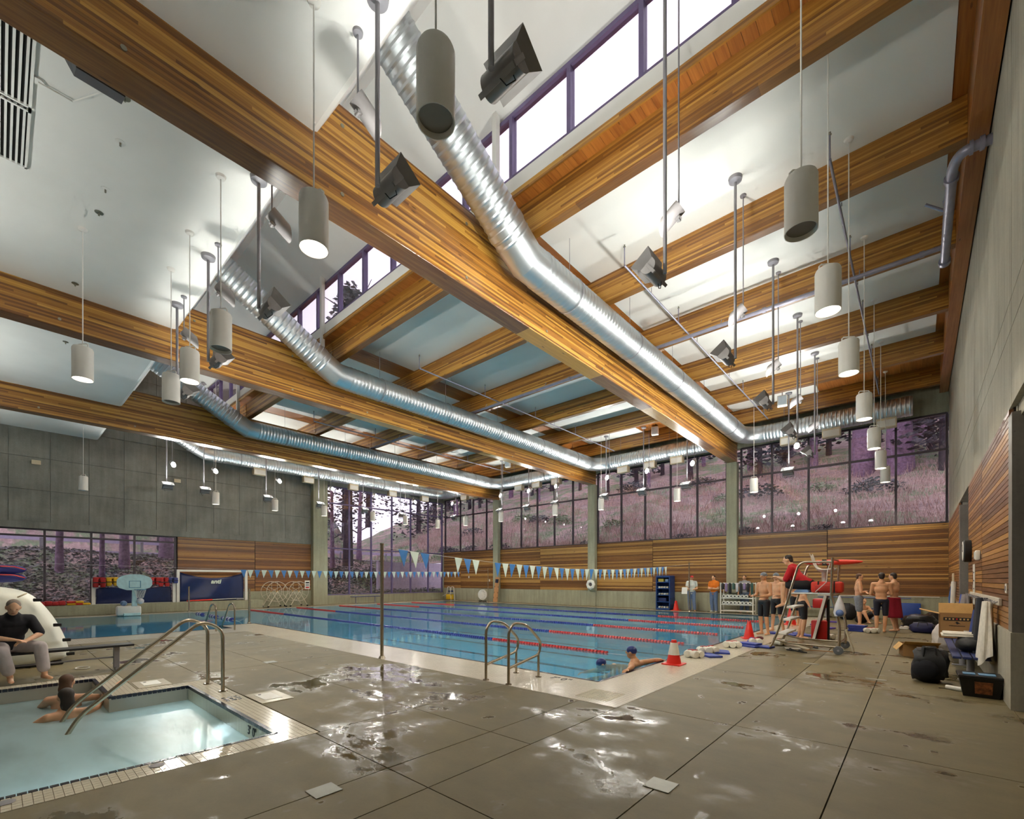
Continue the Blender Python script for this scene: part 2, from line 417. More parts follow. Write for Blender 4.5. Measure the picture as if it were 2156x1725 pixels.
# ---- walls
def panels(parent, m, axis, w0, w1, u0, u1, v0, v1, nu, nv, g=.006, us=None, vs=None, name='concrete_panel'):
    us = us or [u0+(u1-u0)*i/nu for i in range(nu+1)]; vs = vs or [v0+(v1-v0)*i/nv for i in range(nv+1)]
    for a, b in zip(us, us[1:]):
        for c, d in zip(vs, vs[1:]):
            if axis == 'X': piece(name, parent, m, w0, w1, a+g, b-g, c+g, d-g)
            else: piece(name, parent, m, a+g, b-g, w0, w1, c+g, d-g)
def slats(parent, m, axis, w0, w1, u0, u1, z0, z1, pitch=.0725, gap=.009):
    n = round((z1-z0)/pitch); p = (z1-z0)/n
    for k in range(n):
        a, b = z0+k*p+gap/2, z0+(k+1)*p-gap/2
        if axis == 'X': piece('cladding_slat', parent, m, w0, w1, u0, u1, a, b)
        else: piece('cladding_slat', parent, m, u0, u1, w0, w1, a, b)
M_gap = pm('dark_slat_cavity', (30, 18, 12), .9)
M_hall = concrete_mat('hall_rear_concrete', (150, 146, 134))
# left wall
wl = struct('wall_left', MB().box(XL-.4, XL-.06, YF, 12.9, 3.72, 12.8).box(XL-.4, XL-.06, 12.9, YB+.4, 7.55, 12.8)
            .box(XL-.4, XL-.05, 6.0, 12.9, .9, 3.72), M_concwall)
panels(wl, M_concwall, 'X', XL-.06, XL, 0, 0, 0, 0, 0, 0, us=[YF+1.22*k for k in range(14)]+[12.8], vs=[4.0, 5.35, 6.72, 8.1, 9.5, 11.1, 12.7])
MB().box(XL-.06, XL+.06, YF, 12.85, 3.72, 4.0).build('lintel', M_concwall, wl, smooth=0)
MB().box(XL-.4, XL, 6.0, 12.9, 0, .9).box(XL-.4, XL, YF, 6.0, 0, .42).box(XL-.3, XL+.02, 13.7, YB, 0, .56).build('concrete_base', M_conccol, wl, smooth=0)
MB().box(XL-.05, XL-.04, 6.0, 12.9, .9, 3.72).build('slat_backing', M_gap, wl, smooth=0)
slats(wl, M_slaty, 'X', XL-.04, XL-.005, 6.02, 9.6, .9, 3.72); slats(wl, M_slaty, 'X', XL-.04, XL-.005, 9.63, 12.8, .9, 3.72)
MB().box(XL-.06, XL+.34, 12.78, 13.68, 0, 8.0).build('column', M_conccol, wl, smooth=0)
struct('trim_1', MB().bbox(-27.88, -26.98, YF, 9.7, 0, .45, .015), M_conccol)   # long low kerb along the left wall
# back wall
wb = struct('wall_back', MB().box(XL-.4, XR+.4, YB, YB+.3, -.3, .91).box(XL-.4, XR+.4, YB+.06, YB+.3, .91, 3.6).box(XL-.4, XR+.4, YB, YB+.4, 7.77, 9.6), M_conccol)
MB().box(XL, XR, YB+.05, YB+.06, .92, 3.66).build('slat_backing', M_gap, wb, smooth=0)
BAYS = [(-6.37, XR-.01), (-14.05, -6.85), (-21.8, -14.55), (XL+.03, -22.3)]
SPLIT = [-2.87, -10.63, -18.28, -25.91]
for (a, b), s_ in zip(BAYS, SPLIT):
    slats(wb, M_slat, 'Y', YB+.005, YB+.05, a, s_-.012, .92, 3.66); slats(wb, M_slat, 'Y', YB+.005, YB+.05, s_+.012, b, .92, 3.66)
for gx in GX:
    MB().box(gx-.23, gx+.23, YB-.24, YB+.1, .92, 7.1).build('column', M_conccol, wb, smooth=0)
    MB().box(gx-.21, gx+.21, YB-.10, YB+.05, 0, .92).build('column', M_conccol, wb, smooth=0)
# right wall
wr = struct('wall_right', MB().box(XR+.06, XR+.5, 8.2, YB+.4, 3.67, 12.8).box(XR+.05, XR+.3, 8.2, 14.5, .92, 3.67).box(XR+.05, XR+.3, 17.4, YB, .92, 3.67)
            .box(XR+.06, XR+.5, YF, 8.2, 3.5, 12.8), M_concright)
panels(wr, M_concright, 'X', XR, XR+.06, 0, 0, 0, 0, 0, 0, us=[YF, -2, .6, 3.2, 5.8, 8.2, 10.7, 13.2, 15.7, 18.2, 20.7, YB+.05], vs=[3.67, 4.62, 5.0, 8.55, 10.6, 12.7])
MB().box(XR-.03, XR+.3, 8.2, 14.5, 0, .92).box(XR-.03, XR+.3, 17.4, YB, 0, .92).build('concrete_base', M_concright, wr, smooth=0)
MB().box(XR+.03, XR+.05, 8.3, 14.5, .92, 3.67).box(XR+.03, XR+.05, 17.4, YB, .92, 3.67).build('slat_backing', M_gap, wr, smooth=0)
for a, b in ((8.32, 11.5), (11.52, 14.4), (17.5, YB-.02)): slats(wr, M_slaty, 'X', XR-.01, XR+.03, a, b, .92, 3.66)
M_jamb = concrete_mat('stained_steel_jamb', (128, 122, 114), .55)
for y0, y1 in ((8.02, 8.3), (17.05, 17.42)):
    MB().box(XR-.015, XR+.5, y0, y1, 0 if y0 > 9 else .92, 3.55).build('door_jamb', M_jamb, wr, smooth=0)
MB().box(XR-.03, XR+.5, 7.98, 8.2, 0, .92).build('door_jamb', M_concright, wr, smooth=0)
M_door = pm('charcoal_painted_door', (40, 40, 42), .5)
MB().box(XR, XR+.5, 5.4, 8.02, -.14, 0).box(XR, XR+.5, 14.5, 17.05, -.14, 0).build('threshold_slab', M_floor, floor, smooth=0)
for i, (y0, y1) in enumerate(((5.4, 8.02), (14.5, 17.05))):
    d = MB().box(XR+.42, XR+.5, y0, y1, 0, 3.55).build('door_%d' % (i+1), M_door, kind='structure', smooth=0)
    MB().box(XR+.38, XR+.42, (y0+y1)/2-.015, (y0+y1)/2+.015, .05, 3.5).build('meeting_stile', M_frame, d, smooth=0)
    for s_ in (-.12, .12):
        MB().tube([(XR+.42, (y0+y1)/2+s_, .9), (XR+.36, (y0+y1)/2+s_, .93), (XR+.36, (y0+y1)/2+s_, 1.27), (XR+.42, (y0+y1)/2+s_, 1.3)], .014, 8).build('door_handle', M_steel, d)
struct('wall_front', MB().box(XL-.4, XR+.6, YF-.3, YF, -.3, 9.6), M_hall)
MB().box(XR+.02, XR+.5, YF, 5.4, -.1, 3.55).build('wall_right_near', M_concright, kind='structure', smooth=0)

# ---- roof
def beam(name, x0, x1, y0, y1, z0, z1, m): return MB().bbox(x0, x1, y0, y1, z0, z1, .012).build(name, m, kind='structure', smooth=0)
M_bolt = pm('bolt_head_zinc', (150, 146, 130), .4, .8)
for gx in GX:
    g = beam('roof_girder', gx-.2, gx+.2, YF, YB-.02, 7.1, 8.6, M_girder)
    b = MB()
    for k in range(9):
        for z in (7.28, 8.3): b.cyl((gx+.2, .9+k*2.5, z), (gx+.212, .9+k*2.5, z), .03, n=8)
    b.build('bolt_head', M_bolt, g)
XS = [XL, GX[2], GX[1], GX[0], XR-.25]
for i, y in enumerate(PURL):
    for a, b in zip(XS, XS[1:]):
        p = beam('roof_purlin', a+.004, b-.004, y, y+.2, 8.6, 9.3, M_purlin)
    for gx in GX:     # splice plates with bolts
        mb = MB().box(gx-.16, gx+.16, y-.012, y, 8.66, 9.2)
        for sx in (-.1, .1):
            for z in (8.72, 8.85, 8.98, 9.11): mb.cyl((gx+sx, y-.012, z), (gx+sx, y-.03, z), .018, n=6)
        mb.build('splice_plate', M_purlin, p, smooth=0)
MB().box(XR-.26, XR-.02, 7.2, YB, 8.5, 9.3).build('roof_ledger', M_deckwood, kind='structure', smooth=0)
deck = struct('ceiling', MB().box(XL-.4, XR+.5, 7.0, YB+.4, 9.34, 9.6), M_deckwood)
STRIPS = [(.41, XR-.26), (-7.25, -6.37), (-14.85, -13.97), (-22.5, -21.6)]
for i in range(5):
    y0, y1 = PURL[i]+.2, PURL[i+1]
    for a, b in STRIPS:
        n = max(1, round((b-a)/.147)); w = (b-a)/n
        for k in range(n): piece('deck_board', deck, M_deckwood, a+k*w+.002, a+(k+1)*w-.002, y0, y1, 9.3, 9.34)
for a, b in ((-3.04, .41), (-10.75, -7.25), (-18.4, -14.85), (-25.2, -22.5)):
    n = round((b-a)/.147); w = (b-a)/n
    for k in range(n): piece('deck_board', deck, M_deckwood, a+k*w+.002, a+(k+1)*w-.002, PURL[4]+.2, PURL[5], 9.3, 9.34)
w = .19; n = int((XR-XL)/w)
for k in range(n): piece('deck_board', deck, M_deckwood, XL+k*w+.002, XL+(k+1)*w-.002, 6.95, 7.2, 9.28, 9.33)
MB().box(XL, XR, 6.92, 6.95, 9.27, 9.40).build('eave_board', M_purlin, deck, smooth=0)
PB = [(-6.37, .41), (-13.97, -7.25), (-21.6, -14.85), (XL, -22.5)]
PB5 = [(-6.37, -3.04), (-13.97, -10.75), (-21.6, -18.4), (XL, -25.2)]
for i in range(5):
    for a, b in (PB if i < 4 else PB5):
        piece('acoustic_panel', deck, M_panel, a+.004, b-.004, PURL[i]+.2, PURL[i+1], 9.285, 9.34)
# white lantern ceiling over the near side
prof = [(2.95, 7.9), (3.02, 7.93), (3.10, 8.08), (5.05, 12.02), (5.25, 12.1), (7.1, 11.16)]
outer = [(7.1, 11.4), (5.2, 12.45), (4.9, 12.3), (2.8, 8.2), (2.8, 7.9)]
struct('ceiling', MB().prism(prof+outer, lambda u, v, w: (w, u, v), XL-.1, XR+.1), M_white)
for a, b in ((GX[0]+.2, XR), (GX[1]+.2, GX[0]-.2), (GX[2]+.2, GX[1]-.2), (XL, GX[2]-.2)):
    struct('ceiling', MB().box(a, b, YF, 2.8, 7.9, 8.1), M_white)
# clerestory glazing
def glass_mat(name, tint=(.96, .97, .97), refl=1.0):
    N = NT(name); N.n.remove(N.b)
    tr = N.new('ShaderNodeBsdfTransparent'); tr.inputs['Color'].default_value = (*tint, 1)
    gl = N.new('ShaderNodeBsdfGlossy'); gl.inputs['Roughness'].default_value = .004
    h = N.noise(N.pos(), .8, 2); bp = N.new('ShaderNodeBump'); bp.inputs['Strength'].default_value = .004; N.link(h, bp.inputs['Height']); N.link(bp.outputs[0], gl.inputs['Normal'])
    ge = N.new('ShaderNodeNewGeometry'); dt = N.new('ShaderNodeVectorMath', operation='DOT_PRODUCT'); N.link(ge.outputs['Normal'], dt.inputs[0]); N.link(ge.outputs['Incoming'], dt.inputs[1])
    sch = N.math('POWER', N.math('SUBTRACT', 1.0, N.math('ABSOLUTE', dt.outputs['Value'])), 5.0)
    fr = N.math('MINIMUM', N.math('MULTIPLY', N.math('ADD', .042, N.math('MULTIPLY', sch, .9)), refl), 1.0)
    mx = N.new('ShaderNodeMixShader'); N.link(fr, mx.inputs[0]); N.link(tr.outputs[0], mx.inputs[1]); N.link(gl.outputs[0], mx.inputs[2])
    N.link(mx.outputs[0], N.out.inputs['Surface']); return N.m
M_glass = glass_mat('clear_window_glass', (.93, .92, .95), 1.6)
WN = [0]
def window(axis, w, us, zs, m=M_frame, t=.05, dep=.12, sub=()):
    """window in plane axis=w with vertical lines us and horizontal lines zs; frame + mullions + one pane each"""
    WN[0] += 1
    o = thing('window_%d' % WN[0], None, None, kind='structure')
    def b(u0, u1, z0, z1, d0, d1, name, mm):
        mb = MB().box(w+d0, w+d1, u0, u1, z0, z1) if axis == 'X' else MB().box(u0, u1, w+d0, w+d1, z0, z1)
        return mb.build(name, mm, o, smooth=0)
    for u in us: b(u-t/2, u+t/2, zs[0], zs[-1], -dep/2, dep/2, 'mullion', m)
    for z in zs: b(us[0], us[-1], z-t/2, z+t/2, -dep/2+.004, dep/2-.004, 'transom', m)
    for a, c in zip(us, us[1:]):
        for z0, z1 in zip(zs, zs[1:]): b(a+t/2, c-t/2, z0+t/2, z1-t/2, -.003, .003, 'pane', M_glass)
    return o
window('Y', 7.06, [XL+.2+1.43*k-.0 for k in range(20)]+[XR-.05], [9.78, 11.08], M_framev, .085, .14)
MB().box(XL, XR, 6.98, 7.2, 9.38, 9.76).build('window_sill', M_white, kind='structure', smooth=0)
for gx in GX: MB().bbox(gx-.06, gx+.06, 6.86, 6.98, 8.6, 11.3, .008).build('lantern_post', M_white, kind='structure', smooth=0)
# big windows: back wall bays, left wall
window('Y', YB+.08, [-6.25, -4.96, -3.55, -2.11, -.65, .8], [3.67, 6.4, 7.74], M_frame, .075)
window('Y', YB+.08, [-14.02, -12.51, -11.09, -9.67, -8.3, -6.9], [3.67, 6.4, 7.74], M_frame, .075)
window('Y', YB+.08, [-21.75, -19.94, -18.56, -17.18, -15.78, -14.6], [3.67, 6.4, 7.74], M_frame, .075)
window('Y', YB+.08, [XL+.12, -26.02, -24.61, -23.22, -22.35], [3.67, 6.4, 7.74], M_frame, .075)
window('X', XL-.1, [13.74, 15.37, 16.98, 18.62, 20.23, 21.84, 23.2], [.58, 3.57, 6.45, 7.5], M_framev, .08)
window('X', XL-.14, [-3.2, -1.7, -.2, 1.33, 2.81, 4.34, 5.94], [.45, 3.42, 3.7], M_frame, .075)
# ================================================================ DUCTS
def ribbed(mb, pts, r, n=36, step=.0325, pitch=.13, smooth_spans=()):
    """spiral-seam duct: a tube whose radius carries a raised seam every pitch"""
    pts = [Vector(p) for p in pts]; out = []; rad = []; s = 0.0
    for i in range(len(pts)-1):
        a, b = pts[i], pts[i+1]; L = (b-a).length
        plain = i in smooth_spans
        k = 1 if plain else max(1, int(L/step))
        for j in range(k):
            t = j/k; out.append(a.lerp(b, t)); q = ((s+L*t) % pitch)/pitch
            rad.append(r+.003 if plain else r+(.012 if q < .28 else 0.0))
        s += L
    out.append(pts[-1]); rad.append(r)
    mb.tube(out, rad, n, caps=False)
def arc(c, r, a0, a1, n, fn): return [fn(c[0]+r*math.cos(a0+(a1-a0)*i/n), c[1]+r*math.sin(a0+(a1-a0)*i/n)) for i in range(n+1)]
M_cream = pm('cream_register_box', (214, 200, 170), .5, var=.03)
DUCT_LABEL = ['large silver spiral duct beside the nearest timber girder', 'silver spiral duct beside the second timber girder from the right wall',
              'silver spiral duct beside the third timber girder from the right wall', 'silver spiral duct running along the left concrete wall']
def duct(i, X, xend, r=.36):
    zc, yb = 7.98, 22.42
    t = thing('spiral_duct', DUCT_LABEL[i], 'duct', (X, 7.0, zc-r), group='spiral ducts under the roof')
    inc = (X, 3.55, 9.93)
    R = .85
    p_end = yb-R
    path = [inc, (X, 6.72, 8.15), (X, 7.06, zc), (X, 7.4, zc), (X, p_end, zc)]
    mb = MB(); ribbed(mb, path, r, smooth_spans=(1, 2)); mb.build('straight_run', M_duct, t, smooth=12)
    el = MB(); ea = arc((X+R, p_end), R, PI, PI/2, 8, lambda x, y: (x, y, zc)); el.tube(ea, r+.004, 32, caps=False); el.build('elbow', M_duct, t, smooth=20)
    mb = MB(); ribbed(mb, [(X+R, yb, zc), (xend, yb, zc)], r); mb.build('branch_run', M_duct, t, smooth=12)
    MB().cyl((xend-.004, yb, zc), (xend+.01, yb, zc), r*.985, n=32).build('end_cap', M_galv, t)
    MB().cyl((X, 6.4, 8.33), (X, 6.5, 8.27), r+.02, n=32, caps=False).build('collar', M_duct, t)
    y = 8.6
    while y < p_end:       # strap hangers
        h = MB().tube([(X+(r+.016)*math.cos(a), y, zc+(r+.016)*math.sin(a)) for a in [2*PI*k/28 for k in range(28)]], .009, 6, closed=True)
        h.cyl((X, y, zc+r), (X, y, 9.3 if y > 7.5 else 9.0), .006, n=6); h.build('strap_hanger', M_galv, t); y += 2.9
    x = X+1.6
    while x < xend-.3:
        h = MB().tube([(x, yb+(r+.016)*math.cos(a), zc+(r+.016)*math.sin(a)) for a in [2*PI*k/28 for k in range(28)]], .009, 6, closed=True)
        h.cyl((x, yb, zc+r), (x, yb, 9.3), .006, n=6); h.build('strap_hanger', M_galv, t); x += 2.7
    return t
DU = [duct(0, -5.9, -.15), duct(1, -13.65, -7.25), duct(2, -21.35, -14.8), duct(3, -27.15, -22.6, .34)]
def register(t, c, ax):     # supply register box clipped under the duct
    x, y, z = c
    if ax == 'X': b = MB().bbox(x-.31, x+.31, y-.16, y+.12, z-.18, z+.2, .01)
    else: b = MB().bbox(x-.12, x+.16, y-.31, y+.31, z-.18, z+.2, .01)
    o = b.build('register_box', M_cream, t, smooth=0)
    MB().bbox(x-.27 if ax == 'X' else x+.16, x+.27 if ax == 'X' else x+.17, y-.17 if ax == 'X' else y-.27, y-.16 if ax == 'X' else y+.27, z-.15, z+.1, .003).build('grille_face', M_whitepl, o, smooth=0)
for k, pts in enumerate([[(1661, 939), (1751, 924), (1866, 906)], [(1313, 999), (1369, 988), (1426, 981)], [(1094, 1038), (1131, 1030), (1172, 1021)], [(979, 1057), (997, 1053)]]):
    for p in pts: q = onY(*p, 22.42); register(DU[k], (q.x, 22.42, 7.48), 'X')
for p in [(545, 995), (648, 1013), (743, 1031), (825, 1046), (893, 1057)]:
    q = onX(*p, -27.15); register(DU[3], (-27.15, q.y, 7.48), 'Y')

# ================================================================ LAMPS
M_emit_warm = pm('glowing_lamp_lens', (255, 244, 225), .4, var=.01, emit=9.0, ecol=(1., .90, .74))
M_emit_cool = pm('glowing_halide_lens', (235, 255, 250), .4, var=.01, emit=32.0, ecol=(.86, 1., .97))
M_lensoff = pm('unlit_lamp_lens', (120, 116, 108), .25, var=.05)
M_flood = pm('grey_floodlight_housing', (136, 132, 132), .36, .15, var=.06)
M_reflector = pm('silver_reflector', (200, 206, 210), .22, 1.0, var=.02)
H_P = .57
me_shade = MB().lathe([(.134, .02), (.144, .0), (.152, .0), (.152, H_P-.03), (.14, H_P), (.02, H_P), (.02, H_P-.02), (.134, H_P-.03)], n=32, closed=True).mesh('shade', M_lampwhite, 40)
me_lens_on = MB().lathe([(.0, .045), (.133, .04), (.133, .055), (0, .055)], n=28).mesh('lens', M_emit_warm, 40)
me_lens_off = MB().lathe([(.0, .045), (.133, .04), (.133, .055), (0, .055)], n=28).mesh('lens', M_lensoff, 40)
me_loop = MB().tube([(-.11, 0, H_P-.01), (-.11, 0, H_P+.05), (-.085, 0, H_P+.075), (.085, 0, H_P+.075), (.11, 0, H_P+.05), (.11, 0, H_P-.01)], .012, 8).mesh('hanger_loop', M_lampwhite, 40)
def newlight(name, typ, energy, color, **kw):
    d = bpy.data.lights.new(name, typ); d.energy = energy; d.color = color
    for k, v in kw.items(): setattr(d, k, v)
    return d
L_pend = newlight('pendant_lamp', 'SPOT', P_PENDANT, (1., .86, .66), spot_size=math.radians(125), spot_blend=.6, shadow_soft_size=.12)
L_flood = newlight('flood_lamp', 'SPOT', P_FLOOD, (1., .99, .94), spot_size=math.radians(150), spot_blend=.6, shadow_soft_size=.12)
L_floodn = newlight('flood_lamp', 'SPOT', P_FLOOD*.45, (1., .98, .91), spot_size=math.radians(150), spot_blend=.6, shadow_soft_size=.12)
L_spot = newlight('spot_lamp', 'SPOT', P_SPOT, (1., .97, .87), spot_size=math.radians(118), spot_blend=.6, shadow_soft_size=.1)
def pendant(x, y, zb, zc, lit, label, group):
    t = thing('pendant_lamp', label, 'pendant lamp', (x, y, zb), group=group)
    obj('shade', me_shade, t); obj('hanger_loop', me_loop, t, rz=.6); obj('lens', me_lens_on if lit else me_lens_off, t)
    MB().cyl((0, 0, H_P+.05), (0, 0, zc-zb), .0085, n=8).build('rod', M_lampwhite, t, local=True)
    MB().lathe([(.02, -.05), (.06, -.035), (.075, -.0), (0, 0)], c=(0, 0, zc-zb), n=20).build('canopy', M_lampwhite, t, local=True)
    if lit:
        l = bpy.data.objects.new('lamp_light', L_pend); COL.objects.link(l); l.parent = t; l.location = (0, 0, .03)
    return t
def flood_meshes():
    # local frame: aperture looks along +Y tilted up; built looking along +Z then rotated per lamp
    body = MB(); n = 14; L = .27
    prof = [(-.15, .0)]+[(-.15*math.cos(PI*k/n), -.05-.17*math.sin(PI*k/n)) for k in range(n+1)]+[(.15, .0)]
    body.prism(prof, lambda u, v, w: (w, u, v), -L, L)
    vis = MB()
    a = [(-.22, -.13, 0), (.22, -.13, 0), (.22, .13, 0), (-.22, .13, 0)]; b = [(-.33, -.23, .2), (.33, -.23, .2), (.33, .23, .2), (-.33, .23, .2)]
    vis.add(a+b, [(i, (i+1) % 4, 4+(i+1) % 4, 4+i) for i in range(4)])
    bi = [(x*.97, y*.97, .197) for x, y, z in b]; ai = [(x*.97, y*.97, .01) for x, y, z in a]
    vis.add(ai+bi, [(i, 4+i, 4+(i+1) % 4, (i+1) % 4) for i in range(4)])
    lens = MB().box(-.2, .2, -.12, .12, .004, .012)
    yoke = MB()
    for s in (-1, 1): yoke.box(s*.285-.012, s*.285+.012, -.03, .03, -.30, -.02)
    yoke.box(-.285, .285, -.03, .03, -.31, -.285)
    cab = MB().tube([(.05, .0, -.3), (.12, .1, -.36), (.2, .12, -.26), (.16, .06, -.18)], .008, 6)
    return [body.mesh('housing', M_flood, 30), vis.mesh('visor', M_flood, 0), lens.mesh('lens', M_emit_cool, 0), yoke.mesh('yoke', M_flood, 0), cab.mesh('cable', M_black, 40)]
ME_FLOOD = flood_meshes()
def flood(x, y, z, zc, ang, elev, label, group):
    """grey flood uplight on a thick rod; ang = heading of the beam, elev = its elevation"""
    t = thing('flood_uplight', label, 'floodlight', (x, y, z-.1), group=group)
    M = Matrix.Translation((0, 0, .1)) @ Matrix.Rotation(ang-PI/2, 4, 'Z') @ Matrix.Translation((0, .19, .0)) @ Matrix.Rotation(-(PI/2-elev), 4, 'X') @ Matrix.Scale(.7, 4)
    for me in ME_FLOOD:
        o = obj(me.name.split('.')[0], me, t); o.matrix_basis = M
    MB().cyl((0, 0, -.02), (0, 0, zc-z+.1), .026, n=12).build('rod', M_galv, t, local=True)
    MB().lathe([(.03, -.09), (.115, -.06), (.125, 0), (0, 0)], c=(0, 0, zc-z+.1), n=20).build('canopy', M_galv, t, local=True)
    l = bpy.data.objects.new('lamp_light', L_floodn if zc < 8 else L_flood); COL.objects.link(l); l.parent = t
    l.matrix_basis = M @ Matrix.Translation((0, 0, .06)) @ Matrix.Rotation(PI, 4, 'X')
    return t
def tube_meshes():
    n = 24; r = .135; shell = MB()
    vs = []; 
    for k in range(n):
        a = 2*PI*k/n; x, y = r*math.cos(a), r*math.sin(a)
        vs += [(x, y, -.22), (x, y, .20+y*.9), (x*.93, y*.93, .20+y*.9), (x*.93, y*.93, -.19)]
    fs = []
    for k in range(n):
        a, b = 4*k, 4*((k+1) % n)
        fs += [(a, b, b+1, a+1), (a+1, b+1, b+2, a+2), (a+2, b+2, b+3, a+3)]
    fs += [tuple(4*k for k in range(n))[::-1], tuple(4*k+3 for k in range(n))]
    shell.add(vs, fs)
    lens = MB().cyl((0, 0, .0), (0, 0, .012), .122, n=24)
    br = MB().box(-.03, .03, .13, .2, -.12, -.02).cyl((-.05, .18, -.07), (.05, .18, -.07), .03, n=12)
    return [shell.mesh('housing', M_flood, 30), lens.mesh('lens', M_emit_cool, 30), br.mesh('knuckle', M_flood, 30)]
ME_TUBE = tube_meshes()
def tubespot(x, y, z, zc, ang, elev, label, group):
    t = thing('tube_spotlight', label, 'spotlight', (x, y, z), group=group)
    M = Matrix.Rotation(ang-PI/2, 4, 'Z') @ Matrix.Rotation(-(PI/2-elev), 4, 'X') @ Matrix.Translation((0, -.14, .05)) @ Matrix.Scale(.76, 4)
    for me in ME_TUBE:
        o = obj(me.name.split('.')[0], me, t); o.matrix_basis = M
    MB().cyl((0, 0, 0), (0, 0, zc-z), .012, n=8).build('rod', M_galv, t, local=True)
    MB().lathe([(.015, -.04), (.055, -.03), (.06, 0), (0, 0)], c=(0, 0, zc-z), n=16).build('canopy', M_galv, t, local=True)
    l = bpy.data.objects.new('lamp_light', L_spot); COL.objects.link(l); l.parent = t
    l.matrix_basis = M @ Matrix.Translation((0, 0, .05)) @ Matrix.Rotation(PI, 4, 'X')
    return t
ORD = ['nearest', 'second', 'third', 'fourth', 'fifth', 'sixth', 'seventh', 'eighth']
def lantern_z(y): return 7.9 if y < 2.95 else (11.16+(7.1-y)*.508 if y < 7.1 else 9.285)
# -- row beside the right wall
for i, y in enumerate((5.55, 7.45, 9.93, 13.0, 16.1, 19.1, 21.9)):
    pendant(-.91, y, 5.17, lantern_z(y), i > 0, 'white cylinder pendant lamp in the row along the right wall, %s in the row' % ORD[i], 'pendant lamps along the right wall')
for i, y in enumerate((6.16, 9.43, 12.5, 15.5, 18.5)):
    flood(-2.63, y, 5.93, lantern_z(y), PI, .95, 'grey flood uplight on a thick rod over the right pool edge, %s from the camera' % ORD[i], 'flood uplights over the right pool edge')
for i, y in enumerate((6.65, 9.96, 13.05, 15.95, 19.0)):
    tubespot(-2.63, y, 6.85, lantern_z(y), PI, -.55, 'slant-cut grey tube spotlight over the right pool edge, %s from the camera' % ORD[i], 'tube spotlights over the right pool edge')
# -- near row in front of the lantern
for i, (x, y) in enumerate(((-2.85, 2.3), (-4.95, 2.3), (-8.2, 2.33), (-9.95, 2.33), (-11.4, 2.35), (-25.3, 2.3))):
    pendant(x, y, 5.17, 7.9, i in (1, 3), ['large white pendant lamp, unlit, nearest the top edge of the picture', 'lit white pendant lamp hanging in front of the nearest girder',
        'unlit white pendant lamp in front of the second girder', 'lit white pendant lamp in front of the second girder', 'unlit white pendant lamp, leftmost in front of the second girder',
        'small white pendant lamp alone before the grey concrete wall'][i], 'pendant lamps along the near side')
pendant(-11.3, 1.02, 5.17, 7.9, True, 'lit white pendant lamp hanging furthest left below the white ceiling', 'pendant lamps along the near side')
for i, x in enumerate((-2.67, -4.39, -7.79, -10.4, -12.75)):
    flood(x, 2.74, 5.95, 7.9, PI/2, .95, 'grey flood uplight on a thick rod in the near row, %s from the right' % ORD[i].replace('nearest', 'first'), 'flood uplights along the near side')
for i, x in enumerate((-4.85, -7.35, -9.9, -12.3)):
    tubespot(x, 2.77, 6.95, 7.9, PI/2, -.55, 'slant-cut grey tube spotlight in the near row, %s from the right' % ORD[i].replace('nearest', 'first'), 'tube spotlights along the near side')
for i, x in enumerate((-3.6, -8.6, -11.8, -17.3, -19.6, -24.6)):   # added unseen uplights past the left frame edge, brightening the low ceiling
    flood(x, -2.0, 5.6, 7.9, PI/2, 1.3, 'added grey flood uplight, unseen beyond the left frame edge, %s from the right wall' % ORD[i].replace('nearest', 'first'), 'added flood uplights beyond the frame')
# -- back row before the windows
for i, x in enumerate((-5.08, -8.3, -12.3, -15.25, -19.4, -22.65)):
    pendant(x, 20.8, 5.17, 9.285, True, 'small white pendant lamp before the back windows, %s from the right' % ORD[i].replace('nearest', 'first'), 'pendant lamps before the back windows')
for i, x in enumerate((-4.0, -8.2, -10.4, -12.55, -15.8, -17.95, -20.2, -24.7)):
    flood(x, 21.75, 5.98, 9.285, -PI/2, 1.0, 'flood uplight before the back windows, %s from the right' % ORD[i].replace('nearest', 'first'), 'flood uplights before the back windows')
for i, x in enumerate((-3.6, -7.7, -9.9, -12.1, -15.4, -17.4, -19.7, -24.3)):
    tubespot(x, 21.3, 6.85, 9.285, -PI/2, -.55, 'bright tube spotlight before the back windows, %s from the right' % ORD[i].replace('nearest', 'first'), 'tube spotlights before the back windows')
# -- left row
for i, y in enumerate((6.95, 9.65, 12.3, 15.4, 17.8, 20.5)):
    pendant(-25.2, y, 5.17, lantern_z(y), True, 'small white pendant lamp along the left wall, %s from the camera' % ORD[i], 'pendant lamps along the left wall')
for i, y in enumerate((5.29, 6.79, 9.69, 12.6, 15.5, 18.3)):
    flood(-26.5, y, 5.95, lantern_z(y), 0, 1.0, 'flood uplight along the left wall, %s from the camera' % ORD[i], 'flood uplights along the left wall')
for i, y in enumerate((5.4, 7.1, 10.1, 13.1, 16.0, 19.0)):
    tubespot(-26.0, y, 6.85, lantern_z(y), 0, -.5, 'bright tube spotlight along the left wall, %s from the camera' % ORD[i], 'tube spotlights along the left wall')
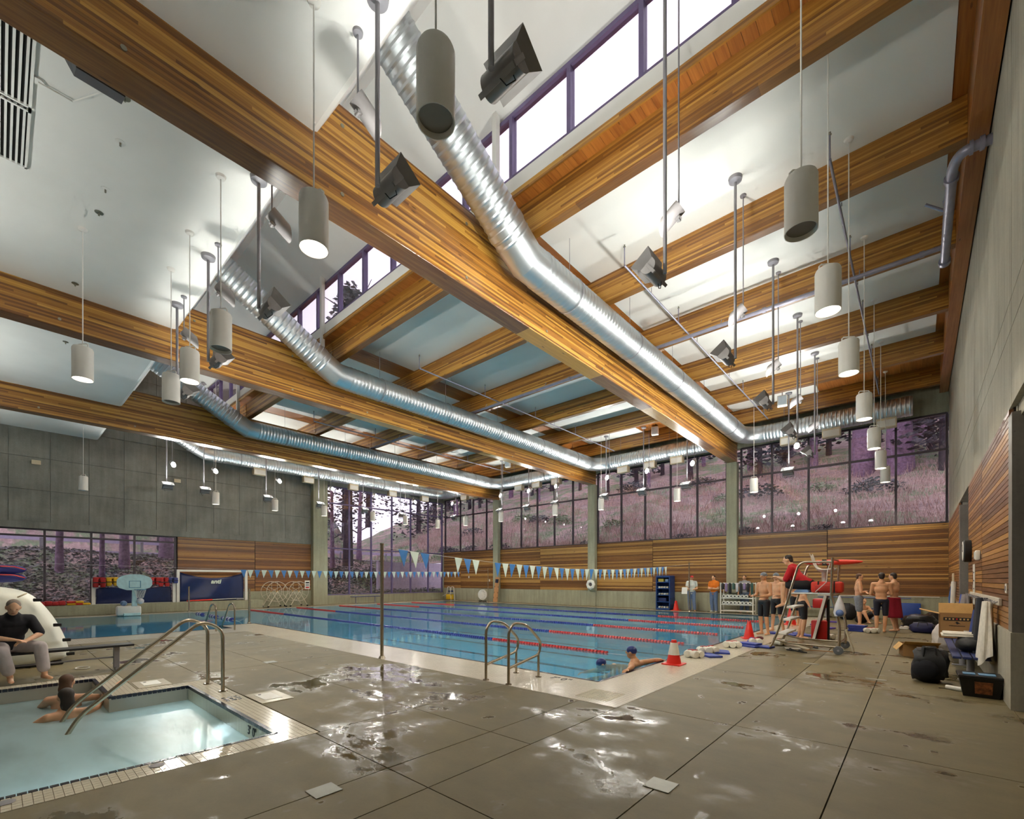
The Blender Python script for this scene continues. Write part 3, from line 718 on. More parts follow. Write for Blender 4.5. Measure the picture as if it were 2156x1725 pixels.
# ================================================================ OUTSIDE
rnd = random.Random(11)
ON = ['first', 'second', 'third', 'fourth', 'fifth', 'sixth', 'seventh', 'eighth', 'ninth', 'tenth', 'eleventh', 'twelfth', 'thirteenth', 'fourteenth', 'fifteenth', 'sixteenth', 'seventeenth', 'eighteenth', 'nineteenth', 'twentieth', 'twenty-first', 'twenty-second']
def hill_back(x, y):
    d = max(0, y-24.0)
    z = 2.9+.40*min(d, 12)+.50*max(0, min(d-12, 30))+.1*max(0, d-42)
    return z+.55*mnoise.noise(Vector((x*.16, y*.16, 3.1)))*min(1, d/2)+.18*mnoise.noise(Vector((x*.6, y*.6, 7.7)))*min(1, d/2)
def hill_left(x, y):
    d = max(0, -28.6-x)
    z = .25+.36*min(d, 8.0)+.02*max(0, d-8)
    if d > 17: z += .95*min(d-17, 30)
    return z+.25*mnoise.noise(Vector((x*.3, y*.3, 1.7)))*min(1, d/1.5)
def terrain(name, fn, xs, ys, m, label):
    vs = [(x, y, fn(x, y)) for y in ys for x in xs]; n = len(xs)
    fs = [(j*n+i, j*n+i+1, (j+1)*n+i+1, (j+1)*n+i) for j in range(len(ys)-1) for i in range(n-1)]
    mb = MB(); mb.add(vs, fs); return mb.build(name, m, kind='structure', smooth=60)
def grass_mat():
    N = NT('mauve_winter_hillside')
    a = N.noise(N.pos((1, 1.6, 1)), .22, 5, .6); b = N.noise(N.pos((2, 2, .6)), 2.2, 5, .65)
    col = N.ramp(a, [(.36, lin((150, 130, 130))), (.46, lin((182, 156, 152))), (.53, lin((116, 138, 104))), (.62, lin((164, 140, 138)))])
    col = N.mix(.6, col, N.ramp(b, [(.3, .35), (.65, 1.1)]), 'MULTIPLY')
    N.link(col, N.b.inputs['Base Color']); N.b.inputs['Roughness'].default_value = .95; N.bump(b, .6, .15); return N.m
M_hill = grass_mat()
def leaf_mat(name, cols, scale=1.5, rough=.6):
    N = NT(name); n = N.noise(N.pos(), scale*6, 2, .7); n2 = N.noise(N.pos(), scale*.5, 3)
    f = N.math('ADD', N.math('MULTIPLY', n, .65), N.math('MULTIPLY', n2, .35))
    N.link(N.ramp(f, [(.36+.28*i/(len(cols)-1), lin(c)) for i, c in enumerate(cols)]), N.b.inputs['Base Color'])
    N.b.inputs['Roughness'].default_value = rough; return N.m
M_straw = leaf_mat('pink_straw_grass', [(134, 108, 106), (184, 154, 148), (218, 192, 184)])
M_green = leaf_mat('soft_green_grass', [(84, 104, 80), (122, 140, 108), (150, 160, 132)])
M_bramble = leaf_mat('dark_bramble_leaves', [(40, 38, 46), (74, 78, 78), (128, 122, 140)])
M_ivy = leaf_mat('grey_green_ivy', [(48, 46, 50), (96, 96, 92), (150, 142, 150)], 2.5)
M_conif = leaf_mat('dark_conifer_needles', [(30, 26, 40), (58, 56, 66), (104, 92, 92)])
M_bark = pm('mauve_brown_bark', (128, 102, 126), .9, var=.35, scale=7, bump=.4)
M_barkd = pm('dark_thin_bark', (64, 52, 62), .9, var=.3, scale=9)
hb_ = terrain('hillside_back', hill_back, [-60+1.6*i for i in range(56)], [23.62, 24, 24.6, 25.4]+[26.2+1.3*i for i in range(40)], M_hill, '')
hl_ = terrain('hillside_left', hill_left, [-28.32, -28.7, -29.4]+[-30.2-.9*i for i in range(40)], [-30+1.7*i for i in range(34)], M_hill, '')
def blade(mb, p, h, w, lean):
    a = rnd.uniform(0, 2*PI); dx, dy = math.cos(a)*w, math.sin(a)*w
    la = rnd.uniform(0, 2*PI); lx, ly = math.cos(la)*lean*h, math.sin(la)*lean*h
    b = len(mb.v); mb.v += [(p[0]-dx, p[1]-dy, p[2]-.05), (p[0]+dx, p[1]+dy, p[2]-.05), (p[0]+lx, p[1]+ly, p[2]+h)]; mb.f.append((b, b+1, b+2))
def raw(mb, name, m, **kw):
    me = bpy.data.meshes.new(name); me.from_pydata(mb.v, [], mb.f); me.update(); me.materials.append(m); return obj(name, me, **kw)
def leaf(mb, p, s):
    d = Vector((rnd.gauss(0, 1), rnd.gauss(0, 1), rnd.gauss(0, 1))).normalized(); x, y, _ = frame(d)
    q = rnd.uniform(.5, 1)*s; p = Vector(p); b = len(mb.v)
    mb.v += [tuple(p-x*q), tuple(p-y*q*.45), tuple(p+x*q), tuple(p+y*q*.45)]; mb.f.append((b, b+1, b+2, b+3))
g1, g2 = MB(), MB()
for k in range(30000):
    y = 24.4+rnd.random()**1.3*17; x = rnd.uniform(-34-.3*y, 6+.1*y)
    t = mnoise.noise(Vector((x*.12, y*.22, 9.)))
    if t > .18: blade(g2, (x, y, hill_back(x, y)), rnd.uniform(.12, .3), .02, .5)
    else: blade(g1, (x, y, hill_back(x, y)), rnd.uniform(.3, .85), .022, .45)
raw(g1, 'dry_grass', M_straw, parent=hb_, label='pink dry grass covering the hillside', kind='stuff')
raw(g2, 'green_grass', M_green, parent=hb_, label='patches of short green grass', kind='stuff')
iv = MB()
for k in range(26000):
    x = -28.5-rnd.random()**1.1*9.0; y = rnd.uniform(-6, 24)
    leaf(iv, (x, y, hill_left(x, y)+rnd.uniform(0, .16)), rnd.uniform(.07, .16))
raw(iv, 'ivy', M_ivy, parent=hl_, label='grey green ivy covering the bank', kind='stuff')
def bush(x, y, z, r, n, m, label, group):
    mb = MB()
    for k in range(n):
        d = Vector((rnd.gauss(0, 1), rnd.gauss(0, 1), abs(rnd.gauss(0, 1)))).normalized()*r*rnd.uniform(.55, 1)
        leaf(mb, (d.x*1.25, d.y, d.z*.75), r*.13)
    t = thing('bush', label, 'bush', (x, y, z), group=group)
    me = bpy.data.meshes.new('foliage'); me.from_pydata(mb.v, [], mb.f); me.materials.append(m); obj('foliage', me, t)
    st = MB()
    for k in range(5):
        a = rnd.uniform(0, 2*PI); st.tube([(0, 0, -.1), (math.cos(a)*r*.3, math.sin(a)*r*.3, r*.3), (math.cos(a)*r*.6, math.sin(a)*r*.6, r*.65)], [.03, .02, .01], 6)
    st.build('stems', M_barkd, t, local=True); return t
for i in range(22):
    x = 3.0-i*1.62+rnd.uniform(-.3, .3); y = rnd.uniform(24.9, 26.2)
    if i in (5, 11): continue
    bush(x, y, hill_back(x, y), rnd.uniform(.5, .95), 420, M_bramble, 'dark bramble bush at the foot of the hillside, %s from the right' % ON[i], 'bramble bushes behind the back windows')
for i in range(12):
    x = 2-i*3.2+rnd.uniform(-.8, .8); y = rnd.uniform(30, 40)
    bush(x, y, hill_back(x, y), rnd.uniform(.8, 1.6), 420, (M_green, M_bramble)[i % 2], 'loose bush higher up the grassy hillside, %s counted from the right' % ON[i], 'bushes up the hillside')
for i in range(6):
    y = 14.5+i*1.5; x = -31.5-rnd.uniform(0, 2.5)
    bush(x, y, hill_left(x, y), rnd.uniform(.7, 1.2), 460, (M_ivy, M_green)[i % 2], 'leafy bush outside the tall left window, %s from its left side' % ON[i], 'bushes outside the tall left window')
def tree(x, y, z, h, r, lean, label, group, crown=None, m=None, branches=0, n=900):
    t = thing('tree', label, 'tree', (x, y, z), group=group)
    tr = MB(); tr.tube([(0, 0, -.4), (lean*.1, 0, h*.2), (lean*.4, lean*.1, h*.5), (lean, lean*.2, h)], [r*1.35, r, r*.85, r*.4], 12); tr.build('trunk', m or M_bark, t, local=True)
    if branches:
        b = MB()
        for k in range(branches):
            a = rnd.uniform(0, 2*PI); s = rnd.uniform(.3, .95)*h; L = rnd.uniform(.12, .26)*h
            p0 = Vector((lean*s/h, 0, s)); p1 = p0+Vector((math.cos(a)*L*.5, math.sin(a)*L*.5, L*.3)); p2 = p1+Vector((math.cos(a+.4)*L*.5, math.sin(a+.4)*L*.5, L*.35))
            b.tube([p0, p1, p2], [r*.35, r*.2, r*.06], 6)
        b.build('branches', M_barkd, t, local=True)
    if crown:
        mb = MB(); z0, rad, mm = crown
        for k in range(n):
            s = rnd.random(); zz = z0+(h*1.02-z0)*s; rr = rad*(1-s*.8)*math.sqrt(rnd.random()); a = rnd.uniform(0, 2*PI)
            leaf(mb, (math.cos(a)*rr+lean*zz/h, math.sin(a)*rr, zz+rnd.uniform(-.3, .3)), .32)
        me = bpy.data.meshes.new('foliage'); me.from_pydata(mb.v, [], mb.f); me.materials.append(mm); obj('foliage', me, t)
    return t
TG = 'trees on the hillside behind the back windows'
for i, (px, Y, r) in enumerate(((1935, 44, .35), (1893, 37.5, .6), (1815, 38.5, .55), (1712, 41, .26), (1660, 44, .3), (1580, 42, .2))):
    q = onY(px, 960, Y); tree(q.x, Y, hill_back(q.x, Y), 16, r, rnd.uniform(-.5, .5), 'thick bare trunk behind the right back window, %s from the right' % ON[i], TG, branches=4)
for i, (px, Y) in enumerate(((1985, 36.5), (1960, 40), (1850, 46), (1745, 43), (1650, 41), (1600, 39))):
    q = onY(px, 960, Y); tree(q.x, Y, hill_back(q.x, Y), rnd.uniform(8, 12), .16, 0, 'dark conifer behind the right back window, %s from the right' % ON[i], TG, (1.0, 2.6, M_conif), M_barkd, n=1300)
for i in range(20):
    q = onY(960+i*29, 980, 40+(i*37 % 11)); tree(q.x, q.y, hill_back(q.x, q.y), rnd.uniform(8, 13), rnd.uniform(.12, .28), rnd.uniform(-.8, .8),
        'bare winter tree behind the back windows, %s from the left' % ON[i], TG, branches=9, m=(M_bark, M_barkd)[i % 2])
for i, (px, Y) in enumerate(((1450, 46), (1340, 44), (1230, 47), (1120, 45), (1010, 43))):
    q = onY(px, 960, Y); tree(q.x, Y, hill_back(q.x, Y), rnd.uniform(7, 10), .18, 0, 'dark conifer behind the middle windows, %s from the right' % ON[i], TG, (.8, 2.6, M_conif), M_barkd, n=1200)
# tree seen through the lantern glazing
tree(-22.5, 19.5, 4.0, 20.5, .3, .5, 'leafy tree showing dark against the sky in the clerestory', 'trees near the building', (13.0, 3.4, M_conif), M_barkd, 10, 1500).location = (-33.0, 18.0, 3.0)
for i in range(9):     # dark stand of trees beyond the road
    X, Y = -46.5-(i % 3)*2.2, 9+i*4.3
    tree(X, Y, hill_left(X, Y), 15, .3, 0, 'dark tree in the stand beyond the road, %s from the left' % ON[i], 'trees beyond the road', (1.0, 3.9, M_conif), M_barkd, 0, 1100)
TL = 'trees on the bank outside the left windows'
for i, (px, D, r) in enumerate(((125, -33.5, .15), (215, -32.5, .11), (262, -34, .22), (350, -36, .34), (700, -34, .16), (756, -37, .2))):
    q = onX(px, 1180, D); tree(D, q.y, hill_left(D, q.y), 7.5, r, rnd.uniform(-.6, .6), 'leaning trunk on the ivy bank outside the left windows, %s from the left' % ON[i], TL, branches=5)
# road with guard rail on top of the bank
M_road = pm('pale_lilac_road', (196, 184, 214), .8, var=.06)
struct('road', MB().box(-47, -38.2, -30, 30, 3.25, 3.36), M_road)
gr = thing('guard_rail', 'pale guard rail along the road above the left bank', 'guard rail', (-38.1, 0, 3.3))
MB().box(-38.15, -38.05, -28, 28, 3.85, 4.1).build('rail', M_road, gr, smooth=0)
for k in range(12): MB().box(-38.15, -38.03, -26+k*4.6, -25.85+k*4.6, 3.2, 4.0).build('post', M_galv, gr, smooth=0)
rw = thing('retaining_wall', 'pale lilac retaining wall outside the tall left window', 'wall', (-30.2, 21.5, 0))
MB().box(-30.3, -30.0, 18.8, 26, 0, 2.9).build('wall_face', pm('lilac_concrete', (188, 176, 196), .85), rw, smooth=0)
# ================================================================ SPA EDGE, POOL FITTINGS
rnd = random.Random(5)
def text_mesh(txt, size, m, M, name='lettering', parent=None, shear=0.0, depth=.002, bold=0.0):
    cu = bpy.data.curves.new(name, 'FONT'); cu.body = txt; cu.size = size; cu.align_x = 'CENTER'; cu.align_y = 'CENTER'; cu.extrude = depth; cu.shear = shear; cu.offset = bold
    tmp = bpy.data.objects.new('tmp_text', cu); COL.objects.link(tmp)
    dg = bpy.context.evaluated_depsgraph_get(); me = bpy.data.meshes.new_from_object(tmp.evaluated_get(dg)); bpy.data.objects.remove(tmp)
    me.transform(M); me.materials.clear(); me.materials.append(m); me.name = name
    if parent is not None: me.transform(parent.matrix_basis.inverted())
    return obj(name, me, parent)
def basis(o, x, y):
    x = Vector(x).normalized(); y = Vector(y).normalized(); z = x.cross(y)
    return Matrix(((x.x, y.x, z.x, o[0]), (x.y, y.y, z.y, o[1]), (x.z, y.z, z.z, o[2]), (0, 0, 0, 1)))
M_ink = pm('black_ink', (24, 24, 28), .5)
M_spatile = pm('glazed_cream_tile', (226, 218, 198), .16, var=.05, scale=9)
M_grout = pm('tan_grout', (150, 140, 116), .9)
tiles = []
def tile_area(x0, x1, y0, y1, s=.0515):
    nx, ny = max(1, round((x1-x0)/s)), max(1, round((y1-y0)/s)); dx, dy = (x1-x0)/nx, (y1-y0)/ny
    for i in range(nx):
        for j in range(ny): tiles.append((x0+i*dx+.002, x0+(i+1)*dx-.002, y0+j*dy+.002, y0+(j+1)*dy-.002))
gb = MB()
for x0, x1, y0, y1 in ((-4.82, -4.55, YF, 2.17), (-7.99, -4.82, 1.88, 2.17), (-8.25, -7.99, 1.3, 2.17), (-9.9, -7.99, 1.01, 1.3), (-9.9, -9.64, YF, 1.01)):
    gb.box(x0, x1, y0, y1, -.3, -.004)
    if y1 > 0: tile_area(x0, x1, max(y0, -.35), y1)
gb.build('spa_border_bed', M_grout, floor, smooth=0)
tiles.sort(key=lambda t: t[0]**2+t[2]**2-.0)
for t in tiles[:300]: piece('border_tile', floor, M_spatile, *t, -.012, .002)
rest = MB()
for t in tiles[300:]: rest.box(*t, -.012, .002)
rest.build('border_tiles', M_spatile, floor, kind='stuff', smooth=0)
def nosing(a, b):
    a, b = Vector(a), Vector(b); L = (b-a).length; n = round(L/.055); d = (b-a)/n
    for k in range(n):
        p, q = a+d*k+d*.06, a+d*(k+1)-d*.06
        piece('nosing_tile', floor, M_navy, min(p.x, q.x)-(.022 if abs(d.x) < .01 else 0), max(p.x, q.x)+(.022 if abs(d.x) < .01 else 0),
              min(p.y, q.y)-(.022 if abs(d.y) < .01 else 0), max(p.y, q.y)+(.022 if abs(d.y) < .01 else 0), -.035, .006)
nosing((-4.84, -.3), (-4.84, 1.86)); nosing((-4.84, 1.86), (-7.97, 1.86)); nosing((-7.97, 1.86), (-7.97, .99)); nosing((-7.97, .99), (-9.62, .99)); nosing((-9.62, .99), (-9.62, -.3))
text_mesh("3' 0\"", .14, M_ink, basis((-5.42, 1.835, -.11), (1, 0, 0), (0, 0, 1)), 'depth_mark', floor)
text_mesh("7' 0\"", .2, M_ink, basis((-4.17, 5.83, .0045), (1, 0, 0), (0, 1, 0)), 'depth_mark', floor)
for k in range(3):    # worn unreadable warning lines on the spa edge
    for j in range(3): MB().box(-6.62-k*.09, -6.57-k*.09, 1.93+j*.07, 1.97+j*.07+.015*((k+j) % 2), .002, .004).build('worn_mark', M_navy, floor, smooth=0)
# added underwater lamps in the spa walls, brightening the milky water
for k, (x, y, d) in enumerate(((-5.6, 1.8, (0, -1, 0)), (-5.0, .2, (-1, 0, 0)), (-7.4, 1.8, (0, -1, 0)))):
    t = thing('added_spa_lamp', 'added round underwater lamp in the spa wall, %s' % ['under the depth figures', 'near side', 'below the handrail'][k], 'underwater lamp', (x, y, -.6))
    MB().lathe([(.0, 0), (.1, 0), (.1, .02), (.08, .03), (0, .035)], c=(x, y+.03 if d[1] else y, -.6), n=20, axis=d).build('lens', pm('added_aqua_lamp_glass', (200, 250, 250), .3, emit=2.0, ecol=(.7, 1., 1.)), t)
    ld = newlight('added_spa_glow', 'POINT', 9.0, (.86, .95, 1.), shadow_soft_size=.1); lo = bpy.data.objects.new('lamp_light', ld); COL.objects.link(lo); lo.parent = t; lo.location = (d[0]*.25, d[1]*.25, 0)
# skimmer covers beside the spa
for i, (x0, x1, y0, y1) in enumerate(((-6.73, -6.11, 2.19, 2.58), (-8.82, -8.27, 1.33, 1.72))):
    t = thing('skimmer_cover', ['cream skimmer cover plate beside the spa handrail', 'cream skimmer cover plate at the stepped far corner of the spa'][i], 'cover plate', ((x0+x1)/2, (y0+y1)/2, 0.0))
    MB().bbox(x0, x1, y0, y1, .0, .008, .003).build('surround', M_spatile, t, smooth=0)
    MB().bbox(x0+.1, x1-.12, y0+.08, y1-.1, .008, .013, .002).build('lid', M_whitepl, t, smooth=0)
    MB().cyl((x0+.16, y0+.13, .013), (x0+.16, y0+.13, .015), .02, n=10).build('finger_hole', M_black, t)
for i, (px, py) in enumerate(((330, 1613), (10, 1692))):
    p = onZ(px, py); MB().lathe([(0, .0), (.05, .0), (.055, .003), (.05, .005), (0, .004)], c=(p.x, p.y, .003), n=20).build('drain_cap', M_galv, label=['small round metal drain cap in the spa tile border', 'small drain cap at the left edge of the spa border'][i], cat='drain cap')
# floor plates and drains
for i, (x0, x1, y0, y1) in enumerate(((-3.35, -3.17, 1.49, 1.69), (-1.55, -1.35, 3.22, 3.42), (-9.2, -9.0, 3.3, 3.5), (-.62, -.36, 9.0, 9.1), (-1.6, -1.35, 9.9, 10.0))):
    MB().bbox(x0, x1, y0, y1, .0005, .006, .002).build('floor_plate', pm('brushed_floor_plate', (150, 150, 140), .45, .3), smooth=0,
        label=['square grey metal floor plate in front of the spa corner', 'square grey metal floor plate in the middle foreground', 'thin grey floor plate on the wet deck behind the spa rail',
               'narrow grey floor plate on the joint nearest the right wall', 'narrow grey floor plate on the joint below the lifeguard chair'][i], cat='floor plate')
gr = MB()
for k in range(14): gr.box(-3.42+k*.035, -3.415+k*.035, 5.12, 5.62, .002, .006)
gr.build('drain_slots', pm('tan_drain_slot', (222, 212, 188), .6), floor, smooth=0)

def rail(name, pts, m, parent, r=.021): return MB().tube(smooth_path(pts), r, 12).build(name, m, parent)
def smooth_path(pts, rad=.14, n=6):
    pts = [Vector(p) for p in pts]; out = [pts[0]]
    for a, b, c in zip(pts, pts[1:], pts[2:]):
        r = min(rad, (b-a).length*.45, (c-b).length*.45)
        p, q = b+(a-b).normalized()*r, b+(c-b).normalized()*r
        out += [p.lerp(b, t).lerp(b.lerp(q, t), t) for t in [i/n for i in range(n+1)]]
    return out+[pts[-1]]
# spa handrail: two sloping rails
for i, x in enumerate((-7.9, -7.21)):
    pass
t = thing('spa_handrail', 'pair of stainless handrails sloping down into the hot tub', 'handrail', (-7.55, 2.06, 0))
for x in (-7.88, -7.2):
    rail('rail', [(x, 2.07, 0), (x, 2.07, .86), (x, 1.82, 1.0), (x, .62, -.02), (x, .5, -.25)], M_steel, t, .024)
    MB().lathe([(.0, 0), (.06, 0), (.055, .014), (.025, .02), (0, .02)], c=(x, 2.07, .002), n=20).build('escutcheon', M_steel, t)
# pool ladder rail at the near corner
t = thing('grab_rail', 'pair of bent stainless grab rails at the near pool corner', 'handrail', (-4.75, 5.3, 0))
for x in (-4.99, -4.52):
    rail('rail', [(x, 5.01, 0), (x, 5.01, .78), (x, 5.12, .9), (x, 5.42, .86), (x, 5.78, .56), (x, 5.74, .36), (x, 5.02, .24)], M_steel, t, .022)
    MB().cyl((x, 5.72, 0), (x, 5.72, .36), .02, n=12).build('foot_post', M_steel, t)
    for y in (5.01, 5.72): MB().lathe([(.0, 0), (.05, 0), (.045, .012), (.022, .018), (0, .018)], c=(x, y, .002), n=18).build('escutcheon', M_steel, t)
# ladder of the shallow pool
t = thing('pool_ladder', 'white metal step rail between the two pools', 'handrail', (-16.2, 4.7, 0))
for y in (4.35, 4.85): rail('rail', [(-15.75, y, 0), (-15.75, y, .72), (-15.9, y, .8), (-16.2, y, .8), (-17.1, y, -.1)], M_steel, t, .025)
# posts and backstroke flags
def pole(x, y, h, label, r=.024, base=True, m=None):
    t = thing('pole', label, 'pole', (x, y, 0)); MB().cyl((x, y, 0), (x, y, h), r, n=14).build('post', m or M_steel, t)
    if base: MB().lathe([(.0, 0), (.07, 0), (.06, .02), (r*1.3, .05), (0, .05)], c=(x, y, .002), n=18).build('base_ring', M_steel, t)
    MB().lathe([(r*1.2, 0), (r*1.2, .03), (0, .035)], c=(x, y, h-.005), n=12).build('pole_cap', M_steel, t); return t
pole(-7.9, 5.03, 2.24, 'tall stainless pole standing on the near pool edge', .034)
pole(-8.3, 22.28, 2.36, 'slim pole standing beside the man in the white shirt', .03)
pole(-22.0, 22.28, 2.3, 'slim pole on the far pool edge beside the spine board', .02)
pole(-17.75, 5.93, 1.2, 'short steel post at the inner corner of the two pools', .035)
pole(-26.2, 6.1, 1.2, 'short steel post on the left pool edge', .035)
M_flagb = pm('blue_vinyl_flag', (72, 132, 196), .5, var=.08); M_flagw = pm('white_vinyl_flag', (222, 232, 216), .5, var=.04)
M_cord = pm('white_cord', (214, 212, 206), .7)
def flagline(x, pts, spans, label, pitch=.283):
    t = thing('flag_line', label, 'flag line', (x, pts[0][0], pts[0][1]))
    def zat(y):
        for (y0, z0), (y1, z1) in zip(pts, pts[1:]):
            if y0 <= y <= y1: return z0+(z1-z0)*(y-y0)/(y1-y0)
        return pts[-1][1]
    MB().tube([(x, y, z) for y, z in pts], .004, 5).build('cord', M_cord, t)
    k = 0
    for y0, y1 in spans:
        y = y0
        while y < y1:
            w = .235; z = zat(y); s = rnd.uniform(-.03, .03); b = rnd.uniform(-.03, .03); cx = x
            q = [(cx, y, z), (cx, y+w, zat(y+w)), (cx+s, y+w*.5+b, z-.36)]
            m = .004
            mb = MB().add([(a+m, bb, c) for a, bb, c in q]+[(a-m, bb, c) for a, bb, c in q]+[(cx+s*.2+.02*math.sin(k*1.7), y+w*.5, z-.12)], [(0, 1, 2), (5, 4, 3), (0, 3, 4, 1), (1, 4, 5, 2), (2, 5, 3, 0)])
            mb.build('pennant', (M_flagb, M_flagw)[k % 2], t, smooth=0); k += 1; y += pitch
    return t
flagline(-8.1, [(5.05, 2.22), (5.6, 2.18), (6.4, 2.11), (8.6, 1.98), (11.8, 1.885), (14.8, 1.91), (19, 2.1), (22.25, 2.32)], [(5.55, 6.3), (7.1, 7.9), (8.45, 19.2)], 'blue and white pennant line sagging from the tall pole across the pool')
flagline(-22.0, [(-4, 2.2), (3, 2.06), (7.3, 1.98), (13, 1.97), (19.9, 2.05), (22.28, 2.2)], [(7.0, 19.6)], 'distant blue and white pennant line over the left end of the pool')
# lane ropes
M_roper = pm('red_lane_float', (196, 36, 34), .4, var=.1); M_ropeb = pm('navy_lane_float', (34, 44, 140), .4, var=.1); M_ropew = pm('white_lane_float', (214, 220, 226), .4)
LW = ['nearest to the camera', 'second from the near edge', 'third from the near edge', 'fourth from the near edge', 'nearest to the back wall']
def floats(mb, x0, x1, y, r=.046, pitch=.085, z=-.012):
    x = x0
    while x < x1:
        mb.cyl((x, y, z), (x+pitch*.62, y, z), r, r, 8); x += pitch
for i, y in enumerate(LANE_Y):
    t = thing('lane_rope', 'floating lane rope with blue middle and red ends, '+LW[i], 'lane rope', (-15, y, -.03), group='lane ropes across the pool')
    MB().cyl((-25.95, y, -.012), (-3.66, y, -.012), .008, n=6).build('cable', M_galv, t)
    a, b = MB(), MB(); floats(a, -25.8, -21.45, y); floats(a, -8.3, -4.3 if i else -4.9, y); floats(b, -21.4, -8.33, y)
    a.build('red_floats', M_roper, t, kind='stuff'); b.build('blue_floats', M_ropeb, t, kind='stuff')
t = thing('lifeline', 'short rope with blue and white floats dividing the shallow pool', 'float rope', (-22, 6.0, -.02))
MB().tube([(-17.8, 5.95, .25), (-19, 6.0, -.01), (-26.1, 6.1, .02)], .009, 6).build('cord', M_cord, t)
for x0 in (-24.4, -22.5, -20.9):
    for k in range(7 if x0 > -21.5 else 5): MB().cyl((x0+k*.16, 6.02, -.005), (x0+k*.16+.13, 6.02, -.005), .085, n=12).build('float', (M_ropeb, M_ropew)[k % 2], t)
# ================================================================ LIFEGUARD CHAIR AND DECK GEAR
def z7(x, y): return (1200+x/3.267, 1120+y/3.267)
def z8(x, y): return (1600+x/3.878, 1120+y/3.878)
def qz(x, y): return (1300+x/5.133, 1320+y/5.133)
def gz(p, z=0.0): return onZ(p[0], p[1], z)
YN, YFAR = 11.55, 12.65
def ny(x, y): return onY(*z7(x, y), YN)
def side(pts, y): return [(p.x, y, max(p.z, .02)) for p in [ny(*q) for q in pts]]
t = thing('lifeguard_chair', 'tall tubular steel lifeguard chair on wheels at the pool edge', 'lifeguard chair', (-1.9, 12.1, 0))
LC = t
front = [(1372, 806), (1392, 770), (1428, 690), (1570, 235), (1602, 209), (1800, 207)]
rear = [(1806, 178), (1796, 440), (1856, 655), (1850, 806)]
low = [(1398, 735), (1495, 765), (1848, 797)]
for y in (YN, YFAR):
    MB().tube(smooth_path(side(front, y), .12), .024, 12).build('front_leg', M_steel, t)
    MB().tube(smooth_path(side(rear, y), .12), .026, 12).build('rear_leg', M_steel, t)
    MB().tube(smooth_path(side(low, y), .12), .02, 12).build('lower_rail', M_steel, t)
pr = ny(1806, 190)
MB().cyl((pr.x, YN, pr.z), (pr.x, YFAR, pr.z), .02, n=12).build('back_bar', M_steel, t)
for q in ((1798, 440), (1850, 770)):
    p = ny(*q); MB().cyl((p.x, YN, p.z), (p.x, YFAR, p.z), .02, n=12).build('cross_bar', M_steel, t)
M_platform = pm('white_platform_board', (216, 222, 224), .45)
a, b = ny(1520, 432), ny(1795, 440); ZP = 1.27
MB().bbox(a.x, b.x, YN+.03, YFAR-.03, ZP-.03, ZP, .008).build('platform', M_platform, t, smooth=0)
for q in ((1462, 605), (1432, 700), (1488, 520)):
    p = ny(*q); MB().bbox(p.x-.02, p.x+.16, YN, YFAR, max(p.z, .1)-.02, max(p.z, .1)+.02, .006).build('step', M_whitepl, t, smooth=0)
# white bucket seat on its post
sx = ny(1722, 300).x; ys = 12.1
MB().cyl((sx, ys, ZP), (sx, ys, 1.74), .05, n=16).lathe([(.12, 0), (.12, .015), (.05, .02)], c=(sx, ys, ZP), n=16).build('seat_post', M_whitepl, t)
st = MB(); sv = []; nU, nV = 10, 9
prof = [(.20, 1.77), (.14, 1.745), (.05, 1.735), (-.06, 1.74), (-.13, 1.775), (-.18, 1.85), (-.21, 1.95), (-.235, 2.05), (-.25, 2.09)]
# the seat faces the camera-side right: its back leans to the left in view
for th in (0, .022):
    for (u, z) in prof:
        for k in range(nV):
            v = (k/(nV-1)-.5)*.44; e = (abs(v)/.22)**2.6
            sv.append((sx+u*1.0+th*(.6 if u < -.1 else 0), ys+v*(1-.12*(z > 2.0)), z+e*.05-th))
n0 = len(prof)*nV; fs = []
for o_ in (0, n0):
    for i in range(len(prof)-1):
        for k in range(nV-1): fs.append((o_+i*nV+k, o_+(i+1)*nV+k, o_+(i+1)*nV+k+1, o_+i*nV+k+1))
for i in range(len(prof)-1):
    for k in (0, nV-1): fs.append((i*nV+k, (i+1)*nV+k, n0+(i+1)*nV+k, n0+i*nV+k))
for k in range(nV-1):
    for i in (0, len(prof)-1): fs.append((i*nV+k, i*nV+k+1, n0+i*nV+k+1, n0+i*nV+k))
st.add(sv, fs).build('bucket_seat', M_whitepl, t, smooth=60)
for y in (YN-.05, YFAR+.05):
    p = ny(1848, 826)
    w = MB().lathe([(.02, -.025), (.07, -.025), (.088, -.018), (.088, .018), (.07, .025), (.02, .025)], c=(p.x, y, .09), n=24, axis=(0, 1, 0)).build('wheel', pm('grey_rubber_wheel', (92, 96, 100), .6), t)
    MB().cyl((p.x, y-.035, .09), (p.x, y+.035, .09), .022, n=12).build('hub', M_galv, w)
M_board = pm('pale_skid_board', (196, 190, 168), .6)
p = ny(1895, 780); MB().obox((p.x+.02, YFAR-.5, .24), ((.28, 0, -.96), (0, 1, 0), (.96, 0, .28)), (.24, .09, .012)).build('skid_board', M_board, t, smooth=0)
p = ny(1418, 760); MB().obox((p.x+.28, YN+.35, .09), ((.96, 0, -.25), (0, 1, 0), (.25, 0, .96)), (.3, .07, .012)).build('skid_board', M_board, t, smooth=0)
